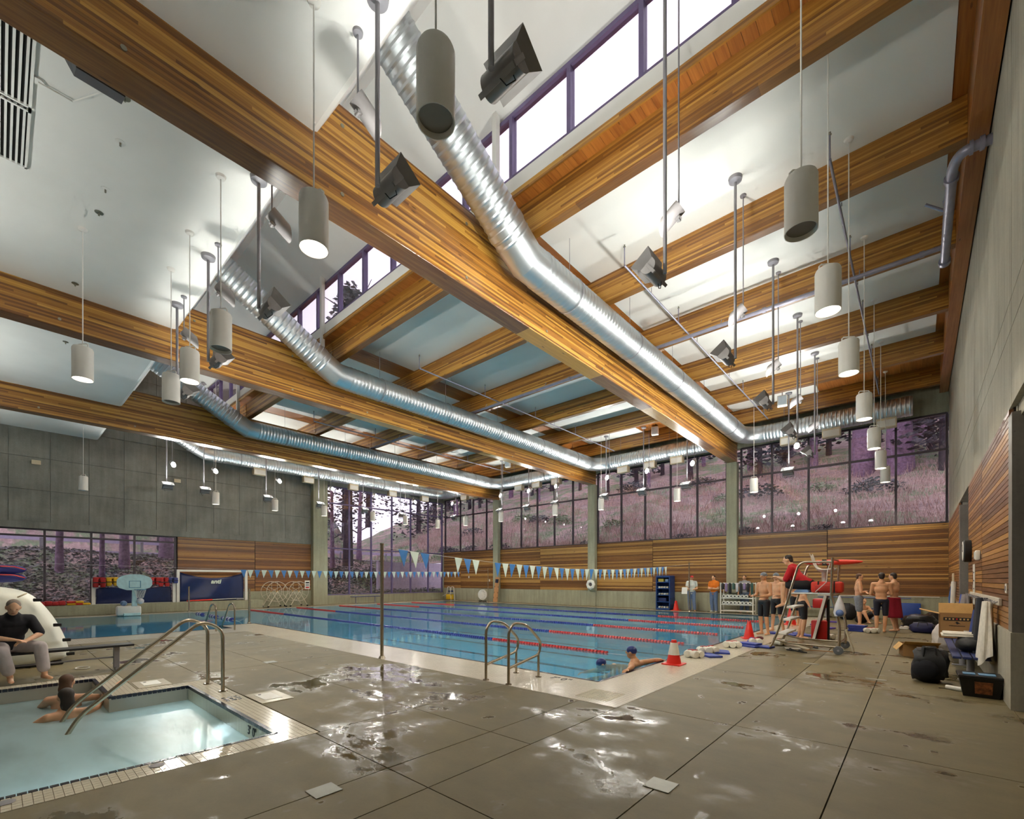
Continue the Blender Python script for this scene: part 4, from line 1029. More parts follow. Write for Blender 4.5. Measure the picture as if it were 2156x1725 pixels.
# things hung on or lying on the chair
M_resc = pm('red_orange_foam', (214, 52, 30), .55, var=.08)
rt = thing('rescue_tube', 'red foam rescue tube lying across the back of the lifeguard chair', 'rescue tube', (pr.x+.02, YFAR-.12, pr.z))
MB().sph((pr.x-.12, YFAR-.12, pr.z-.03), (.56, .075, .062), 24, 12).build('foam', M_resc, rt)
MB().box(pr.x-.3, pr.x-.22, YFAR-.2, YFAR-.04, pr.z-.096, pr.z+.036).build('strap', M_black, rt, smooth=0)
text_mesh('GUARD', .1, M_whitepl, basis((pr.x-.3, YFAR-.199, pr.z-.03), (1, 0, 0), (0, 0, 1)), 'lettering', rt)
hb = thing('hip_pack', 'red first aid bag lying on the lifeguard chair platform', 'bag', (ny(1765, 395).x, 11.85, ZP))
px_ = ny(1765, 395).x
MB().bbox(px_-.3, px_+.26, 11.66, 11.98, ZP, ZP+.24, .045).build('bag_body', pm('red_nylon', (200, 50, 32), .6, bump=.1), hb, smooth=50)
MB().bbox(px_-.22, px_+.06, 11.62, 11.68, ZP+.03, ZP+.17, .025).build('front_pocket', pm('red_nylon_dark', (176, 40, 28), .6), hb, smooth=50)
for dx in (-.16, .12): MB().box(px_+dx-.012, px_+dx+.012, 11.65, 11.99, ZP, ZP+.246).build('strap', M_black, hb, smooth=0)
ct = MB().tube([(pr.x-.03, YN+.02, pr.z-.02), (pr.x-.08, YN-.03, 1.75), (pr.x-.1, YN-.04, 1.5), (pr.x-.3, YN-.02, 1.29)], .007, 6).build('tow_line', M_cord, label='thin white line hanging from the chair back over the red bag', cat='rope')
bt_ = thing('blue_towel', 'folded blue towel under the seated lifeguard', 'towel', (ny(1590, 405).x, 12.05, ZP))
MB().bbox(a.x+.03, px_-.34, 11.7, 12.5, ZP, ZP+.035, .012).build('towel_fold', pm('blue_terry', (122, 156, 204), .9, bump=.3), bt_, smooth=50)
MB().bbox(a.x+.05, px_-.36, 11.72, 12.48, ZP+.035, ZP+.06, .012).build('towel_fold', pm('blue_terry', (122, 156, 204), .9), bt_, smooth=50)
pb = thing('mesh_bag', 'clear plastic bag with a blue ball hanging from the chair', 'bag', (ny(1860, 520).x, YN-.02, .86))
pc = ny(1858, 530)
MB().lathe([(.0, -.16), (.085, -.15), (.11, -.08), (.08, .08), (.03, .22), (.012, .28)], c=(pc.x, YN-.06, pc.z), n=14).build('plastic', pm('frosted_plastic', (214, 214, 220), .35), pb)
MB().sph((pc.x+.01, YN-.16, pc.z-.08), (.07, .05, .07), 12, 8).build('ball', pm('blue_ball', (90, 116, 172), .5), pb)
# traffic cones
def cone_meshes():
    b = MB().bbox(-.17, .17, -.17, .17, 0, .025, .01)
    c = MB().lathe([(.13, .02), (.125, .05), (.045, .44), (.04, .45), (.0, .452)], n=24)
    s = MB().lathe([(.098, .17), (.056, .395)], n=24)
    mr = pm('red_orange_cone_plastic', (226, 40, 26), .4, var=.05)
    return b.mesh('base', mr, 30), c.mesh('cone_body', mr, 30), s
me_cb, me_cc, _s = cone_meshes()
me_cs = MB().lathe([(.101, .18), (.1035, .18), (.0605, .40), (.058, .40)], n=24, closed=True).mesh('white_sleeve', pm('white_reflective_sleeve', (226, 220, 206), .4), 30)
for i, (p, s, sl) in enumerate(((z7(715, 912), 1.0, True), (z7(1232, 735), 1.0, False), (z7(1520, 640), 1.25, False), (z7(742, 535), 1.1, False))):
    q = gz(p) if i < 3 else V(-9.12, 22.7, 0); t = thing('traffic_cone', ['red traffic cone with a white sleeve nearest the swimmer', 'plain red traffic cone at the pool edge before the standing swimmers',
        'red traffic cone behind the lifeguard chair steps', 'small red traffic cone beside the blue storage shelf'][i], 'traffic cone', q, .5*i, 'traffic cones')
    obj('base', me_cb, t, scale=(s, s, s)); obj('cone_body', me_cc, t, scale=(s, s, s))
    if sl: obj('white_sleeve', me_cs, t, scale=(s, s, s))
# kickboards
def kb_mesh(m, L=.46, W=.29):
    pts = [(-W/2, -L/2), (W/2, -L/2), (W/2, L*.28)]+[(W/2*math.cos(a), L*.28+L*.22*math.sin(a)) for a in [PI*k/8 for k in range(1, 8)]]+[(-W/2, L*.28)]
    bm = bmesh.new(); vs = [bm.verts.new((x, y, 0)) for x, y in pts]; f = bm.faces.new(vs)
    r = bmesh.ops.extrude_face_region(bm, geom=[f]); bmesh.ops.translate(bm, vec=(0, 0, .035), verts=[g for g in r['geom'] if isinstance(g, bmesh.types.BMVert)])
    bmesh.ops.bevel(bm, geom=bm.edges[:], offset=.008, segments=2, affect='EDGES')
    return MB().bm(bm).mesh('kickboard', m, 40)
M_kb = pm('blue_kickboard_foam', (44, 62, 150), .6, var=.1); M_kp = pm('purple_kickboard_foam', (92, 66, 176), .6, var=.1)
me_kb, me_kp = kb_mesh(M_kb), kb_mesh(M_kp)
KB = [((qz(995, 318)), 0, .9, 0, 'blue kickboard lying flat in front of the white pull buoys'), ((qz(1128, 282)), 0, .35, 0, 'blue kickboard lying beside the white pull buoys'),
      ((qz(1430, 215)), 0, 1.2, 0, 'lower blue kickboard of the pair before the chair leg'), ((qz(1425, 206)), .037, 1.3, 0, 'upper blue kickboard of the pair before the chair leg'),
      ((qz(1560, 222)), 0, 1.4, 0, 'blue kickboard touching the front foot of the chair'), (z7(1395, 700), 0, .3, 0, 'blue kickboard at the foot of the group of swimmers'),
      (z7(1520, 712), 0, 1.0, 0, 'blue kickboard under the lifeguard chair, left of three'), (z7(1575, 705), 0, .4, 0, 'blue kickboard under the lifeguard chair, middle of three'),
      (z7(1640, 718), 0, 1.2, 0, 'blue kickboard under the lifeguard chair, right of three'), (z7(1700, 645), 0, .8, 1, 'purple kickboard behind the chair, left of three'),
      (z7(1760, 664), 0, 1.3, 1, 'purple kickboard behind the chair nearest the camera'), (z7(1790, 622), 0, 1.5, 1, 'purple kickboard behind the chair furthest from the camera')]
for p, z, rz, pur, lb in KB:
    q = gz(p); o = obj('kickboard', (me_kb, me_kp)[pur], None, lb, 'kickboard', 'kickboards on the deck', loc=(q.x, q.y, z+.003), rz=rz)
q = gz(z8(790, 812))
for k in range(5):
    obj('kickboard', me_kb, None, 'dark blue kickboard in the stack beside the standing men, %s from the floor' % ['lowest', 'second', 'third', 'fourth', 'topmost, fifth'][k], 'kickboard', 'stacked kickboards',
        loc=(q.x+rnd.uniform(-.03, .03), q.y+rnd.uniform(-.03, .03), .003+k*.0365), rz=1.3+rnd.uniform(-.25, .25))
# pull buoys
def buoy_mesh():
    mb = MB()
    for s in (-1, 1): mb.lathe([(.03, -.11), (.065, -.10), (.072, -.05), (.058, 0), (.072, .05), (.065, .10), (.03, .11)], c=(s*.068, 0, .073), n=16, axis=(0, 1, 0))
    return mb.mesh('foam', pm('white_buoy_foam', (224, 220, 206), .7), 40)
me_bu = buoy_mesh(); me_bs = MB().tube([(-.07, .02, .146), (0, .02, .155), (.07, .02, .146)], .008, 6).mesh('strap', M_roper, 40)
BU = [(qz(800, 330), .2, 'white pull buoy lying nearest the sleeved cone', 0), (qz(845, 335), 1.1, 'white pull buoy leaning on its neighbour by the sleeved cone', 0), (qz(935, 290), .6, 'white pull buoy behind the near blue kickboard, left of two', 0),
      (qz(1010, 285), .9, 'white pull buoy behind the near blue kickboard, right of two', 0), (qz(1210, 226), .3, 'white pull buoy between the kickboards, left of two', 0), (qz(1262, 226), .7, 'white pull buoy between the kickboards, right of two', 0),
      (qz(1495, 190), .5, 'white pull buoy beside the plain red cone', 0), (qz(1750, 200), 1.2, 'white pull buoy under the lower rail of the chair', 0), (z7(1775, 740), .8, 'white pull buoy behind the rear leg of the chair', 0),
      (z8(895, 826), .3, 'white pull buoy beside the kickboard stack, left of two', 0), (z8(930, 826), .9, 'white pull buoy beside the kickboard stack, right of two', 0), (z8(560, 695), 1.5, 'distant white pull buoy on the deck behind the chair', 0)]
for p, rz, lb, z in BU:
    q = gz(p); t = thing('pull_buoy', lb, 'pull buoy', (q.x, q.y, z), rz, 'pull buoys on the deck'); obj('foam', me_bu, t); obj('strap', me_bs, t)
# flippers, flip-flops, shoes, papers
q = gz(qz(1450, 165)); MB().add([(q.x-.06, q.y-.2, .01), (q.x+.12, q.y-.14, .01), (q.x+.05, q.y+.1, .03), (q.x-.05, q.y+.08, .03), (q.x-.06, q.y-.2, .03), (q.x+.12, q.y-.14, .03), (q.x+.05, q.y+.1, .11), (q.x-.05, q.y+.08, .11)],
    [(0, 1, 2, 3), (4, 5, 6, 7), (0, 1, 5, 4), (1, 2, 6, 5), (2, 3, 7, 6), (3, 0, 4, 7)]).build('swim_fin', M_kb, label='small blue swim fin in front of the plain red cone', cat='swim fin', smooth=30)
q = gz(qz(1540, 140)); MB().sph((q.x, q.y, .045), (.09, .07, .045), 14, 8).build('goggle_case', pm('dark_red_case', (92, 34, 36), .4), label='dark red goggle case by the plain red cone', cat='case')
for i, p in enumerate((qz(1890, 262), qz(1990, 278), z7(1690, 800))):
    q = gz(p); t = thing('flip_flop', ['black flip flop left of the pair before the chair', 'black flip flop right of the pair before the chair', 'dark sandal under the rear of the chair'][i], 'sandal', (q.x, q.y, 0), [1.2, 1.0, .4][i], 'sandals by the chair')
    MB().bm(_bm := bmesh.new()) if False else None
    pts = [(.045*math.cos(a)*(1+.25*math.sin(a)), .13*math.sin(a)) for a in [2*PI*k/16 for k in range(16)]]
    MB().prism(pts, lambda u, v, w: (u, v, w), .002, .022).build('sole', M_black, t, local=True)
    MB().tube([(-.04, -.01, .02), (-.01, .05, .05), (0, .07, .03), (.01, .05, .05), (.04, -.01, .02)], .009, 6).build('thong_strap', M_black, t, local=True)
for i, p in enumerate((z8(1180, 795), z8(1228, 797))):
    q = gz(p); t = thing('running_shoe', ['white running shoe left of the pair beside the bags', 'white running shoe right of the pair beside the bags'][i], 'shoe', q, 1.0, 'running shoes')
    MB().bbox(-.05, .05, -.14, .14, 0, .03, .012).build('sole', M_whitepl, t, local=True, smooth=50)
    MB().sph((0, -.05, .05), (.045, .09, .06), 12, 8).sph((0, .06, .04), (.045, .08, .035), 12, 8).build('upper', pm('pale_mesh_upper', (206, 198, 188), .7), t, local=True)
q = gz(qz(1895, 235)); MB().obox((q.x, q.y, .004), ((.9, .3, 0), (-.3, .9, 0), (0, 0, 1)), (.16, .11, .002)).build('paper_sheet', M_whitepl, label='white paper sheet on the wet floor under the chair', cat='paper', smooth=0)
q = gz(z7(1720, 822)); MB().obox((q.x, q.y, .008), ((.95, .1, 0), (-.1, .95, 0), (0, 0, 1)), (.28, .012, .008)).build('wooden_stick', pm('worn_wood_stick', (150, 106, 62), .6), label='thin wooden stick on the floor under the chair', cat='stick', smooth=0)
# red rescue pack and leaning board behind the chair
q = gz(z7(1690, 745)); t = thing('spine_board_stand', 'dark board with pale edge leaning behind the lifeguard chair', 'board', (q.x, q.y, 0))
MB().obox((q.x+.12, q.y, .58), ((.22, 0, .975), (0, 1, 0), (.975, 0, -.22)), (.58, .16, .02)).build('board', pm('dark_brown_board', (70, 44, 38), .5), t, smooth=0)
MB().obox((q.x+.10, q.y-.165, .58), ((.22, 0, .975), (0, 1, 0), (.975, 0, -.22)), (.58, .01, .03)).build('edge_trim', M_whitepl, t, smooth=0)
q = gz(z7(1712, 742)); t = thing('water_jug_stand', 'red equipment bin with lid on a black stand behind the chair', 'bin', (q.x, q.y, 0))
MB().cyl((q.x+.2, q.y, 0), (q.x+.2, q.y, 1.05), .035, n=10).build('stand_post', M_black, t)
MB().bbox(q.x-.12, q.x+.17, q.y-.14, q.y+.14, .82, 1.06, .03).build('upper_bin', M_roper, t, smooth=40)
MB().bbox(q.x-.15, q.x+.19, q.y-.16, q.y+.16, .0, .5, .03).build('lower_bin', M_roper, t, smooth=40)
# ================================================================ ALONG THE RIGHT WALL
rnd = random.Random(21)
WX = XR-.012
t = thing('wall_clock', 'round clock in a deep black case on the right wall', 'clock', (WX, 13.7, 2.16))
MB().lathe([(.0, 0), (.23, 0), (.235, .02), (.235, .1), (.21, .12), (0, .12)], c=(WX, 13.7, 2.16), n=32, axis=(-1, 0, 0)).build('case', M_black, t)
MB().lathe([(.0, .122), (.205, .122), (.2, .128), (0, .128)], c=(WX, 13.7, 2.16), n=32, axis=(-1, 0, 0)).build('dial', M_whitepl, t)
MB().box(WX-.134, WX-.129, 13.69, 13.71, 2.14, 2.3).box(WX-.134, WX-.129, 13.6, 13.72, 2.15, 2.17).build('hands', M_black, t, smooth=0)
t = thing('wall_horn', 'small white rounded box on the slats right of the clock', 'alarm', (WX, 11.76, 1.99))
MB().bbox(WX-.07, WX, 11.68, 11.84, 1.9, 2.08, .02).build('housing', M_whitepl, t, smooth=40); MB().bbox(WX-.08, WX-.07, 11.71, 11.81, 1.93, 2.05, .004).build('grille', M_platform, t, smooth=0)
t = thing('notice_strip', 'tall white notice sheet pinned to the right wall slats', 'notice', (WX, 12.95, 1.4))
MB().bbox(WX-.012, WX, 12.75, 13.1, 1.06, 1.86, .003).build('sheet', M_whitepl, t, smooth=0)
for k in range(4): MB().box(WX-.015, WX-.0125, 12.8, 12.98-.05*(k % 2), 1.2+k*.16, 1.225+k*.16).build('printed_line', M_ink, t, smooth=0)
MB().box(WX-.015, WX-.0125, 13.0, 13.05, 1.45, 1.72).build('printed_line', pm('maroon_ink', (110, 60, 60), .6), t, smooth=0)
t = thing('light_switch', 'white switch plate on the slats near the door jamb', 'switch', (WX, 8.46, 1.45))
MB().bbox(WX-.012, WX, 8.4, 8.52, 1.38, 1.5, .003).build('plate', M_whitepl, t, smooth=0); MB().bbox(WX-.02, WX-.012, 8.44, 8.48, 1.41, 1.47, .003).build('rocker', M_galv, t, smooth=0)
t = thing('hook_rail', 'pale coat hook rail along the right wall', 'hook rail', (WX, 11.0, 1.24))
MB().bbox(WX-.03, WX, 8.9, 13.5, 1.2, 1.3, .005).build('back_board', pm('pale_grey_board', (196, 188, 172), .6), t, smooth=0)
for k in range(16): MB().tube([(WX-.03, 9.0+k*.29, 1.25), (WX-.09, 9.0+k*.29, 1.23), (WX-.1, 9.0+k*.29, 1.28)], .008, 6).build('hook', M_galv, t)
def drape(name, y, z1, z0, w, thick, m, label, cat, folds=5, flare=1.3, x=WX-.1, tips=0.0):
    """hanging cloth: pleated loft from a gathered top to a wider hem"""
    n, R = 28, 10; mb = MB(); vs = []; fs = []
    for j in range(R+1):
        s = j/R; ww = w*(.55+(flare-.55)*s**.8)
        for k in range(n):
            a = 2*PI*k/n; pl = 1+.22*math.sin(folds*a+j*.12)*s+.06*math.sin(9*a)
            vs.append((x+math.cos(a)*thick*pl*(.7+.5*s)-.02*s, y+math.sin(a)*ww/2*pl, z1-(z1-z0)*s*(1+tips*math.sin(a*2+.6))))
    for j in range(R):
        for k in range(n): fs.append((j*n+k, j*n+(k+1) % n, (j+1)*n+(k+1) % n, (j+1)*n+k))
    fs += [tuple(range(n)), tuple(range(R*n, R*n+n))]
    return mb.add(vs, fs).build(name, m, label=label, cat=cat, smooth=60)
M_terry = pm('white_terry_cloth', (226, 220, 208), .95, bump=.3, scale=14); M_navycl = pm('black_navy_cloth', (20, 22, 32), .85, bump=.2)
drape('hanging_towel', 9.35, 1.24, .42, .42, .075, M_terry, 'long white towel hanging from the hook rail by the jamb', 'towel', tips=.1)
drape('hanging_jacket', 10.1, 1.27, .35, .42, .09, M_navycl, 'black jacket hanging on the hook rail behind the white towel', 'jacket')
drape('hanging_bag', 10.75, 1.05, .5, .3, .08, pm('royal_blue_cloth', (34, 54, 120), .8), 'blue cloth bag hanging beside the black jacket', 'bag')
drape('hanging_sweater', 13.2, 1.25, .75, .36, .09, pm('grey_knit', (132, 126, 128), .9, bump=.3), 'grey sweater hanging at the far end of the hook rail', 'sweater')
drape('hanging_vest', 13.62, 1.24, .62, .3, .09, pm('blue_nylon_vest', (36, 62, 150), .6), 'blue vest hanging beside the grey sweater', 'vest')
# bench with blue slats
t = thing('wall_bench', 'blue slatted bench along the right wall', 'bench', (.6, 11, 0))
M_bslat = pm('navy_bench_slat', (44, 56, 104), .45)
for k in range(4): MB().bbox(.38+k*.11, .475+k*.11, 9.35, 13.6, .39, .425, .008).build('seat_slat', M_bslat, t, smooth=0)
for y in (9.9, 11.6, 13.2): MB().cyl((.6, y, 0), (.6, y, .39), .045, n=12).bbox(.46, .74, y-.06, y+.06, 0, .015, .004).build('leg', M_galv, t)
M_card = pm('brown_cardboard', (164, 124, 78), .8, var=.06, scale=3); M_cardl = pm('light_cardboard_inside', (206, 166, 104), .8)
def carton(name, x0, x1, y0, y1, z0, h, label, flaps, rz=0):
    cx, cy = (x0+x1)/2, (y0+y1)/2; w, d = (x1-x0)/2, (y1-y0)/2
    t = thing(name, label, 'cardboard box', (cx, cy, z0), rz)
    th = .006
    MB().box(-w, w, -d, d, 0, th).build('base_panel', M_card, t, local=True, smooth=0)
    for a in ((-w, w, -d, -d+th), (-w, w, d-th, d), (-w, -w+th, -d, d), (w-th, w, -d, d)): MB().box(*a, 0, h).build('side_panel', M_card, t, local=True, smooth=0)
    for s, ang, L in flaps:       # side: 0 -y, 1 +y, 2 -x, 3 +x
        ca, sa = math.cos(ang), math.sin(ang)
        if s < 2:
            sg = -1 if s == 0 else 1; MB().hexa([(-w, sg*d, h), (w, sg*d, h), (w, sg*(d+ca*L), h+sa*L), (-w, sg*(d+ca*L), h+sa*L), (-w, sg*d, h+th), (w, sg*d, h+th), (w, sg*(d+ca*L), h+sa*L+th), (-w, sg*(d+ca*L), h+sa*L+th)]).build('flap', M_cardl, t, local=True, smooth=0)
        else:
            sg = -1 if s == 2 else 1; MB().hexa([(sg*w, -d, h), (sg*w, d, h), (sg*(w+ca*L), d, h+sa*L), (sg*(w+ca*L), -d, h+sa*L), (sg*w, -d, h+th), (sg*w, d, h+th), (sg*(w+ca*L), d, h+sa*L+th), (sg*(w+ca*L), -d, h+sa*L+th)]).build('flap', M_cardl, t, local=True, smooth=0)
    return t
cb = carton('moving_carton', .31, .80, 12.15, 12.6, .427, .46, 'large printed cardboard box standing open on the wall bench', [(1, 1.25, .2), (2, .25, .3)])
MB().box(-.19, .19, -.232, -.2255, .34, .4).build('print_band', pm('black_print', (34, 30, 30), .7), cb, local=True, smooth=0)
for k in range(7): MB().box(-.165+k*.05, -.14+k*.05, -.234, -.2325, .355, .385).build('print_letter', (M_cardl, M_roper)[k == 3], cb, local=True, smooth=0)
MB().add([(-.05, -.2275, .28), (0, -.2275, .325), (.05, -.2275, .28), (.02, -.2275, .285), (0, -.2275, .27), (-.02, -.2275, .3)], [(0, 1, 5), (5, 1, 4), (1, 3, 4), (1, 2, 3)]).build('print_emblem', M_ink, cb, local=True, smooth=0)
MB().box(-.11, .11, -.2285, -.2265, .235, .245).build('print_line', M_ink, cb, local=True, smooth=0)
MB().box(-.07, .03, -.23, -.2265, .08, .14).build('shipping_label', M_whitepl, cb, local=True, smooth=0); MB().box(.09, .22, -.23, -.2265, .1, .16).build('shipping_label', M_whitepl, cb, local=True, smooth=0)
carton('low_carton', -.27, .27, 12.2, 12.62, 0.001, .25, 'low open cardboard box on the floor before the bench', [(0, .35, .2), (2, -.9, .16)], .18)
def sack(name, c, r, m, label, cat, lump=.22, seed=1, handles=False):
    """soft bag: a noise-lumped squashed ball resting on its base"""
    t = thing(name, label, cat, (c[0], c[1], c[2])); mb = MB(); n, mm = 22, 14; vs = []; fs = []
    for j in range(mm+1):
        th = PI*j/mm
        for k in range(n):
            a = 2*PI*k/n; d = Vector((math.sin(th)*math.cos(a), math.sin(th)*math.sin(a), math.cos(th)))
            f = 1+lump*mnoise.noise(d*2.1+Vector((seed*3.3, 0, 0)))+lump*.4*mnoise.noise(d*5+Vector((0, seed, 0)))
            q = Vector((math.copysign(abs(d.x)**.75, d.x)*r[0], math.copysign(abs(d.y)**.75, d.y)*r[1], max(math.copysign(abs(d.z)**.8, d.z)*r[2], -r[2]*.9)))*f
            vs.append((q.x, q.y, max(0, q.z+r[2]*.9)))
    for j in range(mm):
        for k in range(n): fs.append((j*n+k, (j+1)*n+k, (j+1)*n+(k+1) % n, j*n+(k+1) % n))
    mb.add(vs, fs).build('bag_body', m, t, local=True, smooth=70)
    if handles:
        MB().tube([(-r[0]*.4, -r[1]*.9, r[2]*1.0), (-r[0]*.3, -r[1]*.7, r[2]*1.95), (r[0]*.3, -r[1]*.7, r[2]*1.95), (r[0]*.4, -r[1]*.9, r[2]*1.0)], .013, 6).build('strap', M_black, t, local=True)
        MB().box(-r[0]*.7, r[0]*.7, -.01, .01, r[2]*1.72, r[2]*1.9).build('zip', M_galv, t, local=True, smooth=0)
    return t
M_blkn = pm('black_nylon', (16, 17, 22), .6, bump=.25, scale=10); M_blkbag = pm('shiny_black_plastic', (14, 14, 16), .25, bump=.4, scale=9)
bp = sack('backpack', (.13, 9.4, 0), (.21, .18, .27), M_blkn, 'black backpack on the floor beside the storage bin', 'backpack', .38, 3, True)
MB().sph((-.05, -.17, .2), (.16, .07, .15), 12, 8).build('front_pocket', M_navycl, bp, local=True)
sack('duffel_bag', (.62, 10.15, .43), (.17, .3, .12), M_blkn, 'black duffel bag on the bench under the folded towel', 'bag', .15, 5)
t = thing('folded_towel', 'folded white towel on the bench', 'towel', (.5, 10.25, .64))
MB().bbox(.28, .72, 10.08, 10.55, .64, .67, .012).build('towel_fold', M_terry, t, smooth=50); MB().bbox(.3, .71, 10.1, 10.53, .67, .70, .012).build('towel_fold', M_terry, t, smooth=50)
sack('duffel_bag', (.55, 13.2, .43), (.2, .3, .13), pm('grey_black_canvas', (60, 56, 58), .8, bump=.3), 'grey canvas bag on the far end of the bench', 'bag', .2, 8)
sack('plastic_bag', (.45, 13.75, 0), (.22, .2, .3), pm('crumpled_white_plastic', (206, 200, 196), .4, bump=.5, scale=9), 'crumpled white plastic bag behind the bench', 'bag', .3, 9)
sack('duffel_bag', (.05, 19.2, 0), (.42, .32, .25), M_blkbag, 'shiny black bag in the pile behind the boxes', 'bag', .25, 11)
sack('duffel_bag', (.4, 20.4, 0), (.3, .3, .24), M_blkbag, 'black bag at the back of the pile near the corner', 'bag', .25, 12)
sack('duffel_bag', (.1, 17.9, 0), (.3, .2, .16), pm('navy_nylon', (28, 30, 74), .55, bump=.25), 'round navy blue sports bag in front of the pile', 'bag', .12, 13, True)
sack('duffel_bag', (.55, 17.6, 0), (.24, .2, .17), M_blkbag, 'small black bag right of the navy sports bag', 'bag', .25, 14)
t = thing('storage_bin', 'black plastic storage bin with a lid by the door jamb', 'storage bin', (.62, 8.72, 0))
MB().hexa([(.45, 8.58, 0), (.79, 8.58, 0), (.79, 8.88, 0), (.45, 8.88, 0), (.41, 8.54, .25), (.82, 8.54, .25), (.82, 8.92, .25), (.41, 8.92, .25)]).build('tub', pm('black_plastic', (20, 20, 22), .35), t, smooth=0)
MB().bbox(.395, .835, 8.52, 8.94, .25, .285, .01).build('lid', pm('black_plastic', (20, 20, 22), .35), t, smooth=0)
MB().hexa([(.56, 8.553, .05), (.72, 8.553, .05), (.72, 8.556, .05), (.56, 8.556, .05), (.555, 8.533, .21), (.725, 8.533, .21), (.725, 8.54, .21), (.555, 8.54, .21)]).build('picture_label', pm('orange_brown_label', (122, 70, 36), .5, var=.6, scale=25), t, smooth=0)
for k, (x, L) in enumerate(((.45, .12), (.6, .16))): MB().bbox(x, x+L, 8.6, 8.75, .286, .297, .003).build('magazine', pm('blue_magazine', (110, 156, 196), .4), smooth=0, label=['thin blue magazine on the bin lid, left of two', 'thin blue magazine on the bin lid, right of two'][k], cat='magazine')
MB().cyl((.3, 8.95, .03), (.46, 8.86, .03), .03, n=14).build('foam_roll', M_whitepl, label='short white foam roll left of the storage bin', cat='foam roll')
for k, pts in enumerate(([(1350, 1215), (1400, 1222), (1480, 1230)], [(1460, 1278), (1520, 1282), (1580, 1276)])):
    q = [gz(z8(*p)) for p in pts]; MB().tube([(p.x, p.y, .006) for p in q], .005, 6).build('loose_strap', M_black, label=['thin black strap trailing left of the backpack', 'thin black strap on the floor below the backpack'][k], cat='strap')
# corner: ropes, tube, mat, poles, bench
for k in range(4):
    y = 19.6+k*.16; MB().tube([(WX-.05, y, 1.35), (WX-.1, y+.03, 1.0), (WX-.09, y+.06, .62), (WX-.13, y+.1, .55)], .016, 7).build('hanging_rope', pm('blue_rope', (70, 104, 164), .7), label='blue rope hanging in the right rear corner, %s of four' % ['first', 'second', 'third', 'last'][k], cat='rope', group='blue ropes in the corner')
t = thing('rope_rack', 'pale rope rack on the wall in the right rear corner', 'rack', (WX, 20, 1.4)); MB().bbox(WX-.06, WX, 19.4, 20.5, 1.34, 1.42, .01).build('bar', M_cream, t, smooth=0); MB().bbox(WX-.03, WX, 19.7, 20.2, 1.45, 1.75, .005).build('back_plate', M_cream, t, smooth=0)
MB().cyl((WX-.12, 18.4, 0.0), (WX-.06, 18.4, 1.5), .06, n=14).build('white_tube', M_whitepl, label='white plastic tube standing in the right rear corner', cat='tube')
MB().bbox(-.5, .08, 22.98, 23.1, 0, .66, .02).build('gym_mat', pm('royal_blue_vinyl', (36, 70, 150), .5), label='blue mat leaning on the back wall behind the bags', cat='mat', smooth=40)
for i, z in enumerate((.90, .83)):
    t = thing('reach_pole', ['long white reaching pole racked on the back wall', 'long blue reaching pole racked below the white one'][i], 'pole', (-1.3, YB-.1, z))
    MB().cyl((-3.2, YB-.09, z), (.6-.8*i, YB-.09, z), .018, n=10).build('shaft', (M_whitepl, pm('blue_pole', (96, 110, 160), .5))[i], t)
    for x in (-2.8, -1.2, .1): MB().box(x-.02, x+.02, YB-.11, YB, z-.04, z-.018).build('bracket', M_galv, t, smooth=0)
t = thing('back_bench', 'low grey bench against the back wall behind the lifeguard chair', 'bench', (-2.9, 22.6, 0))
MB().bbox(-4.6, -1.0, 22.4, 22.8, .4, .45, .01).build('seat_board', pm('grey_blue_board', (84, 92, 120), .5), t, smooth=0)
for x in (-4.3, -2.8, -1.3): MB().bbox(x-.04, x+.04, 22.45, 22.75, 0, .4, .01).build('leg', M_galv, t, smooth=0)
sack('backpack', (-2.05, 21.9, 0), (.28, .22, .33), M_blkn, 'black backpack on the floor before the back wall bench', 'backpack', .15, 17, True)
# ================================================================ BACK WALL FITTINGS
t = thing('storage_shelf', 'tall blue plastic storage shelf with gear against the back wall', 'shelf', (-9.75, 22.85, 0))
M_bsh = pm('blue_moulded_plastic', (26, 62, 122), .4)
x0, x1, y0, y1 = -10.12, -9.38, 22.55, 23.2
for xx in (x0, x1-.05): MB().bbox(xx, xx+.05, y0, y1, 0, 1.74, .015).build('side_panel', M_bsh, t, smooth=0)
MB().bbox(x0, x1, y0, y1, 1.66, 1.76, .03).build('top', M_bsh, t, smooth=0); MB().bbox(x0, x1, y1-.04, y1, 0, 1.7, .01).build('back_panel', M_bsh, t, smooth=0); MB().bbox(x0, x1, y0, y1, 0, .08, .015).build('base', M_bsh, t, smooth=0)
for z in (.08, .42, .76, 1.1, 1.42): MB().bbox(x0+.05, x1-.05, y0+.02, y1-.04, z-.02, z+.02, .005).build('shelf_board', M_bsh, t, smooth=0)
for z in (.3, .6, .9, 1.2, 1.5): MB().bbox(x1-.004, x1+.02, y0+.06, y1-.06, z-.03, z+.03, .01).build('moulded_rib', M_bsh, t, smooth=0)
for s_, z in (('bottom', .10), ('second', .78), ('third', 1.12)):
    for k in range(4):
        MB().lathe([(.0, 0), (.045, 0), (.045, .035), (.02, .045), (.02, .1), (.045, .11), (.045, .145), (0, .145)], c=(x0+.13+k*.14, y0+.12, z+.045), n=12, axis=(0, 1, 0)).build('foam_dumbbell', (M_whitepl, M_cream)[k % 2],
            label='pale foam dumbbell on the %s board of the blue shelf, %s from the left' % (s_, ['first', 'second', 'third', 'fourth'][k]), cat='dumbbell', group='foam dumbbells in the blue shelf')
MB().bbox(x0+.1, x0+.38, y0+.08, y0+.4, 1.44, 1.6, .01).build('yellow_bin', pm('olive_yellow_plastic', (176, 156, 60), .5), label='yellow bin on the top board of the blue shelf', cat='bin', smooth=0)
